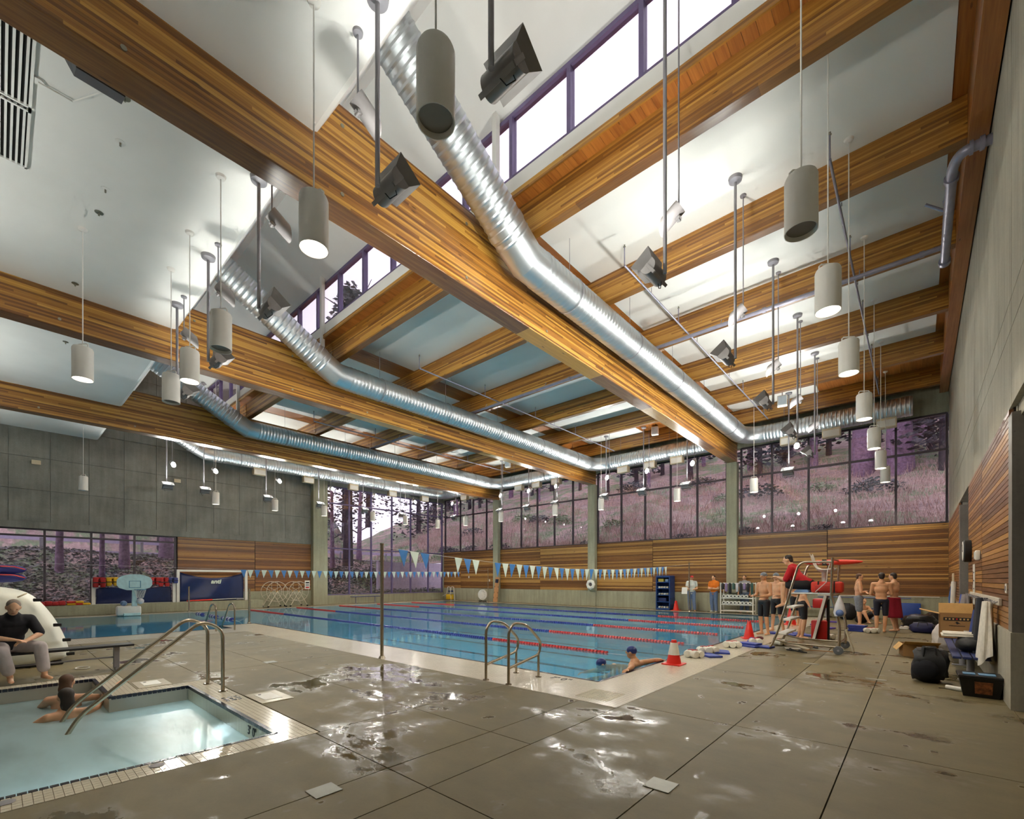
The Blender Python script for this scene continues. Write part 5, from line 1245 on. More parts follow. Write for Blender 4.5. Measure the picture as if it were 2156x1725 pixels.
MB().bbox(x0+.46, x0+.62, y0+.08, y0+.3, 1.44, 1.58, .03).build('blue_pack', pm('pale_blue_bundle', (120, 150, 190), .6, var=.3), label='pale blue bundle on the top board of the blue shelf', cat='bundle', smooth=40)
MB().bbox(x0+.1, x0+.5, y0+.1, y0+.45, .44, .62, .02).build('navy_bin', pm('navy_plastic', (30, 40, 90), .5), label='navy bin on the middle board of the blue shelf', cat='bin', smooth=0)
t = thing('dumbbell_rack', 'white pipe rack holding aqua dumbbells and belts', 'rack', (-6.2, 22.55, 0))
for x in (-6.87, -5.5):
    for y in (22.35, 22.8): MB().cyl((x, y, 0), (x, y, 1.42), .025, n=10).build('upright', M_whitepl, t)
    MB().cyl((x, 22.35, .12), (x, 22.8, .12), .02, n=10).build('cross_pipe', M_whitepl, t)
for z in (.12, .4, .7, 1.38): MB().cyl((-6.87, 22.35, z), (-5.5, 22.35, z), .022, n=10).cyl((-6.87, 22.8, z), (-5.5, 22.8, z), .022, n=10).build('shelf_pipe', M_whitepl, t)
M_hole = pm('dark_bore', (44, 38, 36), .8)
for z, n in ((.79, 7), (.49, 8)):
    for k in range(n):
        d = thing('aqua_dumbbell', 'white ring-ended foam dumbbell on the %s pipe of the rack, %s from the left' % ('upper' if z > .6 else 'lower', ['first', 'second', 'third', 'fourth', 'fifth', 'sixth', 'seventh', 'eighth'][k]), 'dumbbell', (-6.72+k*.158, 22.45, z), group='aqua dumbbells on the rack')
        MB().lathe([(.035, 0), (.075, 0), (.078, .01), (.078, .14), (.035, .15)], c=(-6.72+k*.158, 22.3, z), n=16, axis=(0, 1, 0), closed=True).build('foam_end', M_whitepl, d)
        MB().cyl((-6.72+k*.158, 22.32, z), (-6.72+k*.158, 22.75, z), .035, n=12).build('grip', M_hole, d)
for k in range(9):
    x = -6.78+k*.155; c = [(40, 40, 44), (150, 130, 170), (30, 30, 34), (60, 90, 80), (200, 196, 200)][k % 5]
    MB().bbox(x-.05, x+.06, 22.3, 22.42, 1.38-.28-.1*(k % 3), 1.40, .03).build('aqua_belt', pm('belt_foam_%d' % (k % 5), c, .7), label='aqua jogging belt hung on the rack top, %s from the left' % ['first', 'second', 'third', 'fourth', 'fifth', 'sixth', 'seventh', 'eighth', 'ninth'][k], cat='belt', group='aqua belts on the rack', smooth=40)
t = thing('ring_buoy', 'white eight-sided ring buoy hung on the concrete column', 'ring buoy', (-14.28, YB-.3, 1.27))
MB().lathe([(.12, -.05), (.2, -.07), (.29, -.04), (.29, .04), (.2, .07), (.12, .05)], c=(-14.28, YB-.32, 1.27), n=8, axis=(0, 1, 0), closed=True).build('ring', M_whitepl, t, smooth=0)
MB().sph((-14.28, YB-.31, 1.27), (.1, .03, .1), 12, 8).build('coiled_line', pm('dark_coil', (60, 52, 58), .8, var=.4, scale=30), t); MB().cyl((-14.28, YB-.25, 1.5), (-14.28, YB-.23, 1.5), .02, n=8).build('hook', M_galv, t)
t = thing('pace_clock', 'round white pace clock standing at the far pool end', 'clock', (-22.9, 22.6, 0))
MB().lathe([(.0, -.04), (.34, -.04), (.36, -.02), (.36, .04), (0, .05)], c=(-22.9, 22.65, .5), n=28, axis=(.25, -1, 0)).build('dial', M_whitepl, t)
for k in range(12):
    a = 2*PI*k/12; MB().cyl((-22.9+.27*math.cos(a), 22.59, .5+.27*math.sin(a)), (-22.9+.27*math.cos(a), 22.575, .5+.27*math.sin(a)), .02, n=6).build('dial_mark', M_ink, t)
for s_ in (-.2, .2): MB().cyl((-22.9+s_, 22.5, .04), (-22.9+s_, 22.8, .04), .04, n=10).build('foot', M_black, t)
t = thing('spine_board', 'tan wooden spine board with strap slots leaning on the column', 'rescue board', (-21.85, 22.95, 0))
ax = (Vector((.06, .08, 1)).normalized(), Vector((1, 0, -.06)).normalized(), Vector((0, -1, .08)).normalized())
MB().obox((-21.8, 22.9, .86), ax, (.86, .2, .012)).build('board', pm('tan_plywood', (190, 140, 92), .5), t, smooth=0)
for k, z in enumerate((-.55, -.2, .2)):
    for s_ in (-.16, .16): MB().obox(Vector((-21.8, 22.9, .86))+ax[0]*z+ax[1]*s_+ax[2]*.012, ax, (.045, .02, .002)).build('strap_slot', M_black, t, smooth=0)
MB().obox(Vector((-21.8, 22.9, .86))+ax[0]*.6+ax[2]*.03, ax, (.13, .12, .03)).build('head_pad', pm('navy_pad', (24, 28, 54), .6), t, smooth=0)
t = thing('pool_lift', 'white framed pool cart with yellow box in the far corner', 'cart', (-26.6, 22.75, 0))
for y in (22.6, 22.95):
    MB().tube(smooth_path([(-26.2, y, 0), (-26.3, y, 1.0), (-26.6, y, 1.02), (-26.7, y, .5), (-27.2, y, .3)], .1), .02, 8).build('frame_tube', M_whitepl, t)
MB().bbox(-26.85, -26.25, 22.62, 22.92, .05, .45, .05).build('yellow_box', pm('yellow_plastic', (214, 176, 30), .45), t, smooth=40)
MB().bbox(-26.6, -26.3, 22.64, 22.9, .62, .74, .02).build('blue_tray', M_bslat, t, smooth=0)
for i, (x, z) in enumerate(((-25.0, 1.75), (-22.85, 1.5))):
    MB().bbox(x-.05, x+.05, YB-.012, YB+.004, z-.08, z+.08, .003).build('wall_plate', M_whitepl, label=['small white plate on the slats left of the pace clock', 'small white plate on the slats above the pace clock'][i], cat='wall plate', smooth=0)
# ================================================================ LEFT SIDE
t = thing('far_bench', 'small navy bench under the tall left window', 'bench', (-27.2, 16.1, 0))
MB().bbox(-27.4, -27.05, 15.1, 17.1, .43, .47, .01).build('seat_board', M_bslat, t, smooth=0)
for y in (15.4, 16.8): MB().cyl((-27.22, y, 0), (-27.22, y, .43), .04, n=10).build('leg', M_galv, t)
M_yel = pm('yellow_hub', (196, 150, 40), .5)
M_reel = pm('bright_reel_tubing', (214, 208, 190), .35, .2)
for i, Y in enumerate((10.4, 11.6)):
    t = thing('lane_reel', ['lane rope storage reel of thin tubing nearer the kerb', 'lane rope storage reel of thin tubing carrying the white sign'][i], 'reel', (-27.25, Y, 0), group='lane rope reels')
    for x in (-26.85, -27.65):
        MB().tube([(x, Y+.56*math.cos(a), .88+.56*math.sin(a)) for a in [2*PI*k/36 for k in range(36)]], .014, 8, closed=True).build('wheel_rim', M_reel, t)
        for k in range(3):
            a = .5+k*PI/3; MB().cyl((x, Y-.56*math.cos(a), .88-.56*math.sin(a)), (x, Y+.56*math.cos(a), .88+.56*math.sin(a)), .009, n=8).build('spoke', M_reel, t)
        MB().cyl((x-.04, Y, .88), (x+.04, Y, .88), .05, n=12).build('hub', M_yel, t)
        for s_ in (-1, 1):
            MB().cyl((x+.03, Y, .88), (x+.03, Y+s_*.48, .07), .02, n=10).build('leg', M_reel, t); MB().sph((x+.03, Y+s_*.48, .05), .05, 10, 8).build('caster', M_black, t)
    MB().cyl((-27.7, Y, .88), (-26.8, Y, .88), .03, n=12).build('axle', M_reel, t)
    if i:
        MB().bbox(-26.82, -26.8, Y+.32, Y+.62, 1.0, 1.5, .008).build('sign', M_whitepl, t, smooth=0)
        for k in range(3): MB().box(-26.798, -26.795, Y+.37, Y+.57, 1.06+k*.14, 1.14+k*.14).build('sign_print', (M_roper, M_galv, M_ink)[k], t, smooth=0)
M_navyv = pm('navy_vinyl_sheet', (20, 34, 84), .35, var=.12, bump=.15)
def goal(Y0, Y1, ztop, label, sheet_top, x=-27.2, txt=None):
    t = thing('water_polo_goal', label, 'goal', (x, (Y0+Y1)/2, .45), group='water polo goals on the kerb')
    for y in (Y0, Y1): MB().hexa([(x-.06, y-.06, .452), (x+.06, y-.06, .452), (x+.06, y+.06, .452), (x-.06, y+.06, .452), (x-.06, y-.06, ztop), (x+.06, y-.06, ztop), (x+.06, y+.06, ztop), (x-.06, y+.06, ztop)]).build('post', M_whitepl, t, smooth=0)
    MB().bbox(x-.06, x+.06, Y0+.06, Y1-.06, ztop-.1, ztop, .01).build('crossbar', M_whitepl, t, smooth=0)
    n, R = 40, 12; vs = []; fs = []
    for j in range(R+1):
        for k in range(n+1):
            u, v = k/n, j/R; sag = .28*(4*(u-.5)**2) if ztop > 1.8 else .06*math.sin(u*9)
            top = sheet_top-.28+sag if ztop > 1.8 else sheet_top+sag
            vs.append((x-.1+.05*math.sin((u-.5)*14*(1-.4*v)+v*3)*(.3+v), Y0+.1+(Y1-Y0-.2)*u, top+(.47-top)*v))
    for j in range(R):
        for k in range(n): fs.append((j*(n+1)+k, j*(n+1)+k+1, (j+1)*(n+1)+k+1, (j+1)*(n+1)+k))
    o = MB().add(vs, fs).build('net_sheet', M_navyv, t, smooth=70)
    so = o.modifiers.new('thickness', 'SOLIDIFY'); so.thickness = .006
    if txt: text_mesh(txt, .3, M_flagw, basis((x+.02, (Y0+Y1)/2+.1, 1.45), (0, 1, 0), (0, 0, 1)), 'lettering', t, shear=.2, bold=.012)
    return t
goal(2.8, 5.72, 1.6, 'low water polo goal with navy sheet behind the basketball hoop', 1.15)
goal(5.88, 8.92, 2.05, 'tall water polo goal with a lettered navy sheet', 1.92, txt='anti')
t = thing('skim_net', 'orange handled pole with a white skimmer lying under the tall goal', 'skimmer', (-27.05, 7.4, .48))
MB().cyl((-27.02, 6.2, .5), (-27.02, 7.3, .53), .035, n=10).build('handle', M_resc, t); MB().cyl((-27.02, 7.3, .53), (-27.02, 8.5, .56), .018, n=8).build('shaft', M_whitepl, t); MB().bbox(-27.08, -26.98, 8.4, 8.75, .5, .58, .01).build('skimmer_head', M_galv, t, smooth=0)
M_vr = pm('red_life_vest', (176, 34, 34), .7); M_vy = pm('yellow_life_vest', (222, 172, 30), .7); M_vb = pm('blue_vest_panel', (50, 60, 120), .7)
def vest(x, y, z, m, label, h=.42):
    t = thing('life_vest', label, 'life vest', (x, y, z), group='life vests over the low goal')
    for s_ in (-1, 1): MB().bbox(x-.02, x+.11, y+s_*.12-.09, y+s_*.12+.09, z-h, z+.02, .03).build('front_panel', m, t, smooth=50)
    MB().bbox(x-.13, x-.02, y-.2, y+.2, z-h*.8, z+.03, .03).build('back_panel', m, t, smooth=50)
    MB().bbox(x+.1, x+.125, y-.22, y+.22, z-h*.55, z-h*.45, .006).build('belt', M_black, t, smooth=0)
for k, (y, m, h) in enumerate(((2.98, M_vr, .42), (3.42, M_vy, .36), (4.62, M_vy, .34), (4.95, M_vr, .32), (5.3, M_vr, .4), (5.64, M_vb, .25))):
    vest(-27.12, y, 1.63, m, '%s life vest draped over the low goal, %s from the left' % (['red', 'yellow', 'yellow', 'red', 'red', 'blue'][k], ['first', 'second', 'third', 'fourth', 'fifth', 'last'][k]), h)
for k in range(4): 
    y = 1.2+k*.2; MB().bbox(-27.5, -27.05, y-.12, y+.12, .455+.0*k, .62+.03*(k % 2), .05).build('life_vest', M_vr, label='red life vest in the pile on the kerb, %s from the left' % ['first', 'second', 'third', 'fourth'][k], cat='life vest', group='red vests piled on the kerb', smooth=50)
for k in range(5): 
    y = 2.1+(k % 3)*.22; MB().bbox(-27.45, -27.05, y-.15, y+.16, .455+.09*(k//3), .54+.09*(k//3), .03).build('life_vest', (M_vy, M_resc)[k % 2], label='%s life vest in the striped pile, %s layer, %s' % (['yellow', 'orange'][k % 2], ['lower', 'upper'][k//3], ['left', 'middle', 'right'][k % 3]), cat='life vest', group='striped vests piled on the kerb', smooth=50)
# floating basketball hoop
M_pale = pm('pale_aqua_plastic', (190, 222, 224), .4); M_tealr = pm('teal_rim', (60, 130, 160), .4)
t = thing('basketball_hoop', 'pale pool basketball hoop on a floating white base', 'basketball hoop', (-25.45, 3.75, 0))
X = -25.4
MB().bbox(X-.3, X+.12, 3.34, 4.16, .003, .42, .08).build('base_tank', M_whitepl, t, smooth=40)
MB().bbox(X+.0, X+.2, 3.55, 4.12, .003, .12, .02).build('base_step', M_pale, t, smooth=0)
MB().hexa([(X-.08, 3.84, .4), (X+.08, 3.84, .4), (X+.08, 4.02, .4), (X-.08, 4.02, .4), (X-.06, 3.86, 1.2), (X+.02, 3.86, 1.2), (X+.02, 4.0, 1.2), (X-.06, 4.0, 1.2)]).build('post', M_pale, t, smooth=0)
fan = [(3.42, 1.2), (3.34, 1.32), (3.34, 1.5)]+[(3.94+.6*math.cos(a), 1.5+.29*math.sin(a)) for a in [PI-PI*k/14 for k in range(1, 14)]]+[(4.54, 1.5), (4.54, 1.32), (4.46, 1.2), (4.2, 1.1), (3.68, 1.1)]
MB().prism(fan, lambda u, v, w: (w, u, v), X+.02, X+.06).build('backboard', M_pale, t, smooth=0)
sq = MB()
for a in ((3.74, 3.765, 1.2, 1.5), (4.12, 4.145, 1.2, 1.5), (3.74, 4.145, 1.2, 1.22), (3.74, 4.145, 1.48, 1.5)): sq.box(X+.061, X+.066, a[0], a[1], a[2], a[3])
sq.build('target_square', M_tealr, t, smooth=0)
rc = (X+.3, 4.08, 1.12)
MB().tube([(rc[0]+.2*math.cos(a), rc[1]+.2*math.sin(a), rc[2]) for a in [2*PI*k/24 for k in range(24)]], .013, 8, closed=True).build('rim', M_tealr, t)
nt = MB()
for k in range(12):
    for s_ in (1, -1):
        pts = [(rc[0]+(.2-.09*j/4)*math.cos(2*PI*(k+s_*j*.5)/12), rc[1]+(.2-.09*j/4)*math.sin(2*PI*(k+s_*j*.5)/12), rc[2]-.09*j) for j in range(5)]
        nt.tube(pts, .005, 4)
nt.build('net', M_whitepl, t)
MB().sph((X+.1, 4.12, .62), .13, 18, 12).build('ball', pm('white_ball', (220, 216, 220), .5), label='white ball under the hoop net', cat='ball')
b = thing('ball', 'blue and white ball resting on the hoop base', 'ball', (X-.05, 3.58, .42)); MB().sph((X-.05, 3.58, .535), .115, 18, 12).build('ball_skin', pm('blue_white_ball', (120, 150, 190), .5, var=.6, scale=9), b)
# white inflatable, navy tubes, bench at the left edge
t = thing('inflatable_slide', 'large white inflatable standing at the left edge of the picture', 'inflatable', (-12.2, -.6, 0))
pf = [(.90, .02), (.93, .15), (.86, .46), (.74, .78), (.57, 1.1), (.38, 1.33), (.05, 1.44), (-.8, 1.48), (-1.8, 1.4), (-2.4, 1.0), (-2.6, .4), (-2.55, .02)]
n = 10; vs = []; fs = []
for j in range(n+1):
    s_ = j/n; e = 1-.10*abs(2*s_-1)**4; x = -13.4+1.8*s_
    for k, (u, v) in enumerate(pf): vs.append((x, -.8+(u+.8)*e, v*e*(1+.006*math.sin(j*5+k*3))))
m_ = len(pf)
for j in range(n):
    for k in range(m_): fs.append((j*m_+k, (j+1)*m_+k, (j+1)*m_+(k+1) % m_, j*m_+(k+1) % m_))
fs += [tuple(range(m_))[::-1], tuple(range(n*m_, n*m_+m_))]
o = MB().add(vs, fs).build('air_skin', pm('white_pvc_fabric', (226, 228, 218), .5, var=.04, bump=.15, scale=3), t, smooth=80)
sb = o.modifiers.new('round', 'SUBSURF'); sb.levels = 1; sb.render_levels = 2
for y, z in ((.47, 1.2), (.72, .74), (.84, .46), (.89, .2)):
    MB().bbox(-11.68, -11.6, y-.06, y+.05, z-.035, z+.02, .01).build('buckle', M_black, t, smooth=0)
MB().bbox(-13.3, -11.7, -2.5, .8, .0, .05, .02).build('base_skirt', M_black, t, smooth=0)
MB().tube([(-11.62+.05*math.cos(a), .28+.05*math.sin(a)*1.0, 1.28+.03*math.sin(a)) for a in [2*PI*k/16 for k in range(16)]], .012, 6, closed=True).build('valve_ring', M_cream, t)
for k in range(2):
    t = thing('inflatable_tube', ['upper navy inflatable tube lying on the white inflatable', 'lower navy inflatable tube lying on the white inflatable'][k], 'inflatable', (-12.6, -.6, 1.5), group='navy inflatable tubes')
    z = 1.74-.155*k
    MB().tube([(-12.6, -2.2, z), (-12.6, 0, z), (-12.6, .2, z), (-12.6, .31, z-.0), (-12.6, .36, z-.0)], [.085, .085, .08, .055, .01], 16).build('tube_skin', pm('navy_pvc', (38, 44, 122), .45), t)
    MB().tube([(-12.52, .0, z+.06), (-12.5, .2, z+.05), (-12.5, .34, z)], .012, 6).build('grab_line', M_roper, t)
t = thing('deck_bench', 'black topped aluminium bench at the left edge', 'bench', (-10.36, .4, 0))
MB().bbox(-10.52, -10.2, -1.6, 1.58, .4, .435, .008).build('seat_board', pm('black_bench_board', (26, 26, 32), .5), t, smooth=0)
for y in (1.36, -1.2): 
    MB().bbox(-10.40, -10.32, y-.04, y+.04, .03, .4, .01).build('leg', M_galv, t, smooth=0); MB().cyl((-10.44, y, .025), (-10.28, y, .025), .025, n=10).build('foot', M_galv, t)
MB().cyl((-10.36, -1.2, .22), (-10.36, 1.36, .22), .014, n=8).build('stretcher', M_galv, t)
MB().tube([(-10.9+.13*math.cos(a), .98+.09*math.sin(a), .012) for a in [2*PI*k/20 for k in range(20)]], .01, 6, closed=True).build('rope_loop', M_cord, label='small white rope loop on the floor behind the bench', cat='rope')
# ================================================================ CEILING AND WALL SERVICES
M_pipe = pm('lavender_grey_pipe', (146, 144, 160), .4, .4)
t = thing('ceiling_grille', 'white slotted air grille in the ceiling at the top left', 'air grille', (-9, -.2, 7.9))
for a, b in ((-10.25, -8.95), (-8.9, -7.6)):
    MB().box(a, b, -1.0, .3, 7.888, 7.899).build('dark_backing', M_dark, t, smooth=0)
    for y in (-1.0, .27): MB().box(a, b, y, y+.03, 7.86, 7.9).build('frame_bar', M_white, t, smooth=0)
    for x in (a, b-.03): MB().box(x, x+.03, -1.0, .3, 7.86, 7.9).build('frame_bar', M_white, t, smooth=0)
    for k in range(22): MB().box(a, b, -.97+k*.057, -.945+k*.057, 7.865, 7.888).build('louvre', M_white, t, smooth=0)
t = thing('ceiling_speaker', 'dark wedge speaker under the ceiling behind the nearest girder', 'speaker', (-7.3, .85, 7.9))
MB().hexa([(-7.25, .58, 7.34), (-7.0, .58, 7.25), (-7.0, 1.0, 7.25), (-7.25, 1.0, 7.34), (-7.6, .45, 7.89), (-6.95, .45, 7.89), (-6.95, 1.05, 7.89), (-7.6, 1.05, 7.89)]).build('cabinet', pm('dark_grey_cabinet', (58, 62, 70), .5), t, smooth=0)
for i, (x, y) in enumerate(((-7.8, 1.11), (-8.65, 1.18), (-9.87, 1.16), (-10.58, 1.16), (-13.5, 1.1), (-17, 1.2))):
    t = thing('ceiling_detector', '%s ceiling fitting on the low white ceiling, %s from the nearest girder' % (['bronze', 'white', 'white', 'bronze', 'small', 'small'][i], ORD[i].replace('nearest', 'first')), 'ceiling fitting', (x, y, 7.86), group='fittings on the low white ceiling')
    MB().lathe([(.02, -.012), (.06, -.006), (.06, 0), (0, 0)], c=(x, y, 7.9), n=16).build('plate', (M_bolt, M_white)[i in (1, 2)], t); MB().cyl((x, y, 7.89), (x, y, 7.84), .012, n=8).build('nozzle', M_bolt, t)
t = thing('ceiling_conduit', 'thin white conduit with a rosette on the low ceiling', 'conduit', (-8.35, .5, 7.88))
MB().tube([(-8.35, .34, 7.87), (-8.35, .66, 7.87), (-7.9, .9, 7.87), (-7.2, .9, 7.87)], .012, 6).build('tube', M_white, t); MB().lathe([(.06, -.03), (.06, 0), (0, 0)], c=(-8.35, .34, 7.9), n=14).build('rosette', M_white, t)
for i, X in enumerate((-4.85, -12.25, -19.8, -1.1)):
    t = thing('sprinkler_pipe', 'thin sprinkler pipe with upright heads %s' % ['in the bay right of the nearest girder', 'in the second roof bay', 'in the third roof bay', 'near the right wall'][i], 'pipe', (X, 15, 8.5), group='sprinkler pipes')
    z = 8.5 if i < 3 else 8.55
    MB().cyl((X, 9.2, z), (X, 22.1, z), .022, n=10).build('pipe_run', M_pipe, t)
    for k in range(5):
        y = 9.2+k*3.05; MB().cyl((X, y, z), (X, y, z+.4), .014, n=8).build('riser', M_pipe, t); MB().lathe([(.012, 0), (.03, .01), (.012, .03), (.018, .05), (0, .055)], c=(X, y, z+.4), n=10).build('sprinkler', M_bolt, t)
    for k in range(4): MB().cyl((X+.03, 10.5+k*3.05, z), (X+.03, 10.5+k*3.05, 8.62), .008, n=6).build('clip', M_galv, t)
t = thing('feed_pipe', 'grey feed pipe crossing the bays under the third purlin', 'pipe', (-8, 13.0, 8.45))
MB().cyl((.45, 13.02, 8.45), (-27.7, 13.02, 8.45), .05, n=14).build('pipe_run', M_pipe, t)
for k in range(9): MB().cyl((.1-k*3.0, 13.02, 8.45), (.02-k*3.0, 13.02, 8.45), .066, n=14).build('coupling', M_pipe, t); 
for k in range(9): MB().cyl((-1-k*3.0, 13.02, 8.5), (-1-k*3.0, 13.1, 8.64), .01, n=6).build('hanger', M_galv, t)
t = thing('riser_pipe', 'grey elbowed pipe running along the top of the right wall', 'pipe', (.4, 11.5, 8.2))
PY = lambda px, py: onZ(px, py, 8.3)
pts = [Vector((.86, 10.1, 8.3)), Vector((.5, 10.1, 8.3)), Vector((.42, 10.4, 8.3)), Vector((.42, 13.35, 8.3))]
MB().tube(smooth_path(pts, .2), .075, 16).build('pipe_run', M_pipe, t)
for p, q in ((pts[0].lerp(pts[1], .25), pts[0].lerp(pts[1], .4)), (pts[0].lerp(pts[1], .6), pts[0].lerp(pts[1], .72)), (Vector((.42, 10.62, 8.3)), Vector((.42, 10.7, 8.3))), (Vector((.42, 13.3, 8.3)), Vector((.42, 13.4, 8.3)))):
    MB().cyl(p, q, .1, n=16).build('coupling', M_pipe, t)
MB().cyl((.42, 11.6, 8.3), (.1, 11.5, 8.55), .025, n=8).cyl((.42, 11.9, 8.3), (.36, 11.7, 8.62), .025, n=8).build('brace', M_pipe, t)
MB().cyl((.42, 13.02, 8.3), (.42, 13.02, 8.5), .05, n=12).build('tee', M_pipe, t)
for i, (px, py, Xw) in enumerate(((76, 974, XL), (373, 1013, XL))):
    q = onX(px, py, XL+.02); MB().bbox(XL, XL+.08, q.y-.14, q.y+.14, q.z-.09, q.z+.09, .01).build('wall_box', M_cream, label=['small cream box on the concrete wall left of the lone pendant', 'small cream box on the concrete wall below the spotlight'][i], cat='wall box', smooth=0)
def wspk(x, y, z, rz, label):
    t = thing('wall_speaker', label, 'speaker', (x, y, z), rz, 'white speakers under the roof')
    MB().bbox(-.17, .17, -.12, .12, -.2, .2, .02).build('cabinet', M_whitepl, t, local=True, smooth=0); MB().bbox(-.14, .14, -.135, -.12, -.17, .17, .004).build('grille', pm('pale_blue_grille', (176, 190, 200), .6), t, local=True, smooth=0)
    MB().cyl((0, .05, .2), (0, .05, 9.285-z), .015, n=8).build('bracket', M_galv, t, local=True)
q = onY(1647, 845, 20.3); wspk(q.x, 20.3, q.z, .2, 'white speaker hanging under the roof near the sprinkler pipe')
q = onY(1379, 908, 21.9); wspk(q.x, 21.9, q.z, .3, 'white speaker under the roof left of the nearest girder end')
q = onY(1069, 978, 21.9); wspk(q.x, 21.9, q.z, .3, 'small white speaker under the roof in the third bay')
# ================================================================ PEOPLE
def skin_mat(name, col):
    N = NT(name); n = N.noise(N.pos(obj_space=True), 9, 4); c = lin(col)
    N.link(N.ramp(n, [(.3, tuple(x*.9 for x in c)), (.7, tuple(min(1, x*1.08) for x in c))]), N.b.inputs['Base Color'])
    N.b.inputs['Roughness'].default_value = .48; N.b.inputs['Subsurface Weight'].default_value = .06; return N.m
SK = [skin_mat('warm_skin', (224, 172, 134)), skin_mat('tan_skin', (212, 156, 114)), skin_mat('pale_skin', (218, 172, 140))]
HAIR = {'dark': pm('dark_brown_hair', (40, 28, 22), .55, bump=.4, scale=30), 'brown': pm('brown_hair', (92, 62, 42), .55, bump=.4, scale=30), 'grey': pm('cropped_grey_hair', (128, 116, 106), .6, bump=.3, scale=30)}
M_eye = pm('dark_eye', (30, 24, 20), .2); M_lip = pm('lip_red', (150, 84, 70), .5)
def caps(mb, p0, p1, r0, r1, n=12):
    mb.sph(p0, r0, n, 8); mb.sph(p1, r1, n, 8); mb.cyl(p0, p1, r0, r1, n)
def remesh(mb, name, m, parent, vox=.013, it=6):
    me = bpy.data.meshes.new(name); me.from_pydata(mb.v, [], mb.f)
    o = bpy.data.objects.new('tmp_body', me); COL.objects.link(o)
    r = o.modifiers.new('r', 'REMESH'); r.mode = 'VOXEL'; r.voxel_size = vox; r.use_smooth_shade = True
    s = o.modifiers.new('s', 'SMOOTH'); s.factor = .5; s.iterations = it
    dg = bpy.context.evaluated_depsgraph_get(); out = bpy.data.meshes.new_from_object(o.evaluated_get(dg)); bpy.data.objects.remove(o)
    out.name = name; out.materials.clear(); out.materials.append(m); out.polygons.foreach_set('use_smooth', [True]*len(out.polygons))
    return obj(name, out, parent)
def stand(**k):
    J = dict(P=V(0, 0, .95), C=V(0, 0, 1.27), N=V(0, -.01, 1.49), H=V(0, .025, 1.645), SL=V(-.185, 0, 1.42), SR=V(.185, 0, 1.42), EL=V(-.25, -.02, 1.14), ER=V(.25, -.02, 1.14),
             WL=V(-.25, .08, .92), WR=V(.25, .08, .92), HL=V(-.09, 0, .93), HR=V(.09, 0, .93), KL=V(-.10, .02, .5), KR=V(.10, .02, .5), AL=V(-.11, -.02, .08), AR=V(.11, -.02, .08),
             hf=V(0, 1, 0), hu=V(0, 0, 1), toeL=V(-.2, 1, 0), toeR=V(.2, 1, 0), handL=None, handR=None)
    J.update(k); return J
def orient(up, fwd):
    u = up.normalized(); x = fwd.cross(u).normalized(); f = u.cross(x).normalized()
    return Matrix((( x.x, f.x, u.x), (x.y, f.y, u.y), (x.z, f.z, u.z)))
def torso(mb, J, g=0.0, lo=0.0):
    up = (J['N']-J['P']); side_ = (J['SR']-J['SL']); fwd = up.cross(side_)*-1
    fwd = side_.cross(up)*-1
    M = orient(up, fwd); w = J.get('build', 1.0)
    mb.sph(J['P']+up*.02, (.155*w+g, .112*w+g, .13+g), 16, 10, M); mb.sph(J['P'].lerp(J['C'], .5), (.138*w+g, .1*w+g, .15+g), 16, 10, M)
    mb.sph(J['C'], (.165*w+g, .118*w+g, .17+g), 16, 10, M); mb.sph(J['C'].lerp(J['N'], .5), (.16*w+g, .1*w+g, .1+g), 16, 10, M)
    caps(mb, J['SL'].lerp(J['SR'], .12), J['SR'].lerp(J['SL'], .12), .062+g, .062+g)
    caps(mb, J['N'].lerp(J['C'], .15), J['N'], .09+g, .062+g if not g else .07)
    return M
def hand(mb, w, d, curl, side_, s=1.0):
    """palm, four unequal bent fingers and a thumb from the side of the palm"""
    d = d.normalized(); down = Vector((0, 0, -1)) if abs(d.z) < .9 else Vector((0, 1, 0))
    x = d.cross(down).normalized()*side_; nrm = x.cross(d).normalized()
    if nrm.z > 0: nrm = -nrm
    p = w+d*.045*s
    M = orient(d, nrm); mb.sph(p, (.04*s, .017*s, .052*s), 12, 8, orient(d, nrm))
    for k, L in enumerate((.072, .08, .074, .058)):
        b = p+d*.035*s+x*(k-1.5)*.0195*s; q = b+(d*math.cos(curl)+nrm*math.sin(curl))*L*.5*s; e = q+(d*math.cos(curl*2)+nrm*math.sin(curl*2))*L*.5*s
        caps(mb, b, q, .0095*s, .009*s, 8); caps(mb, q, e, .009*s, .0078*s, 8)
    b = p-x*.03*s-d*.015*s; q = b+(-x*.7+d*.7)*.032*s; e = q+(-x*.25+d*.95)*.028*s; caps(mb, b, q, .0125*s, .011*s, 8); caps(mb, q, e, .011*s, .009*s, 8)
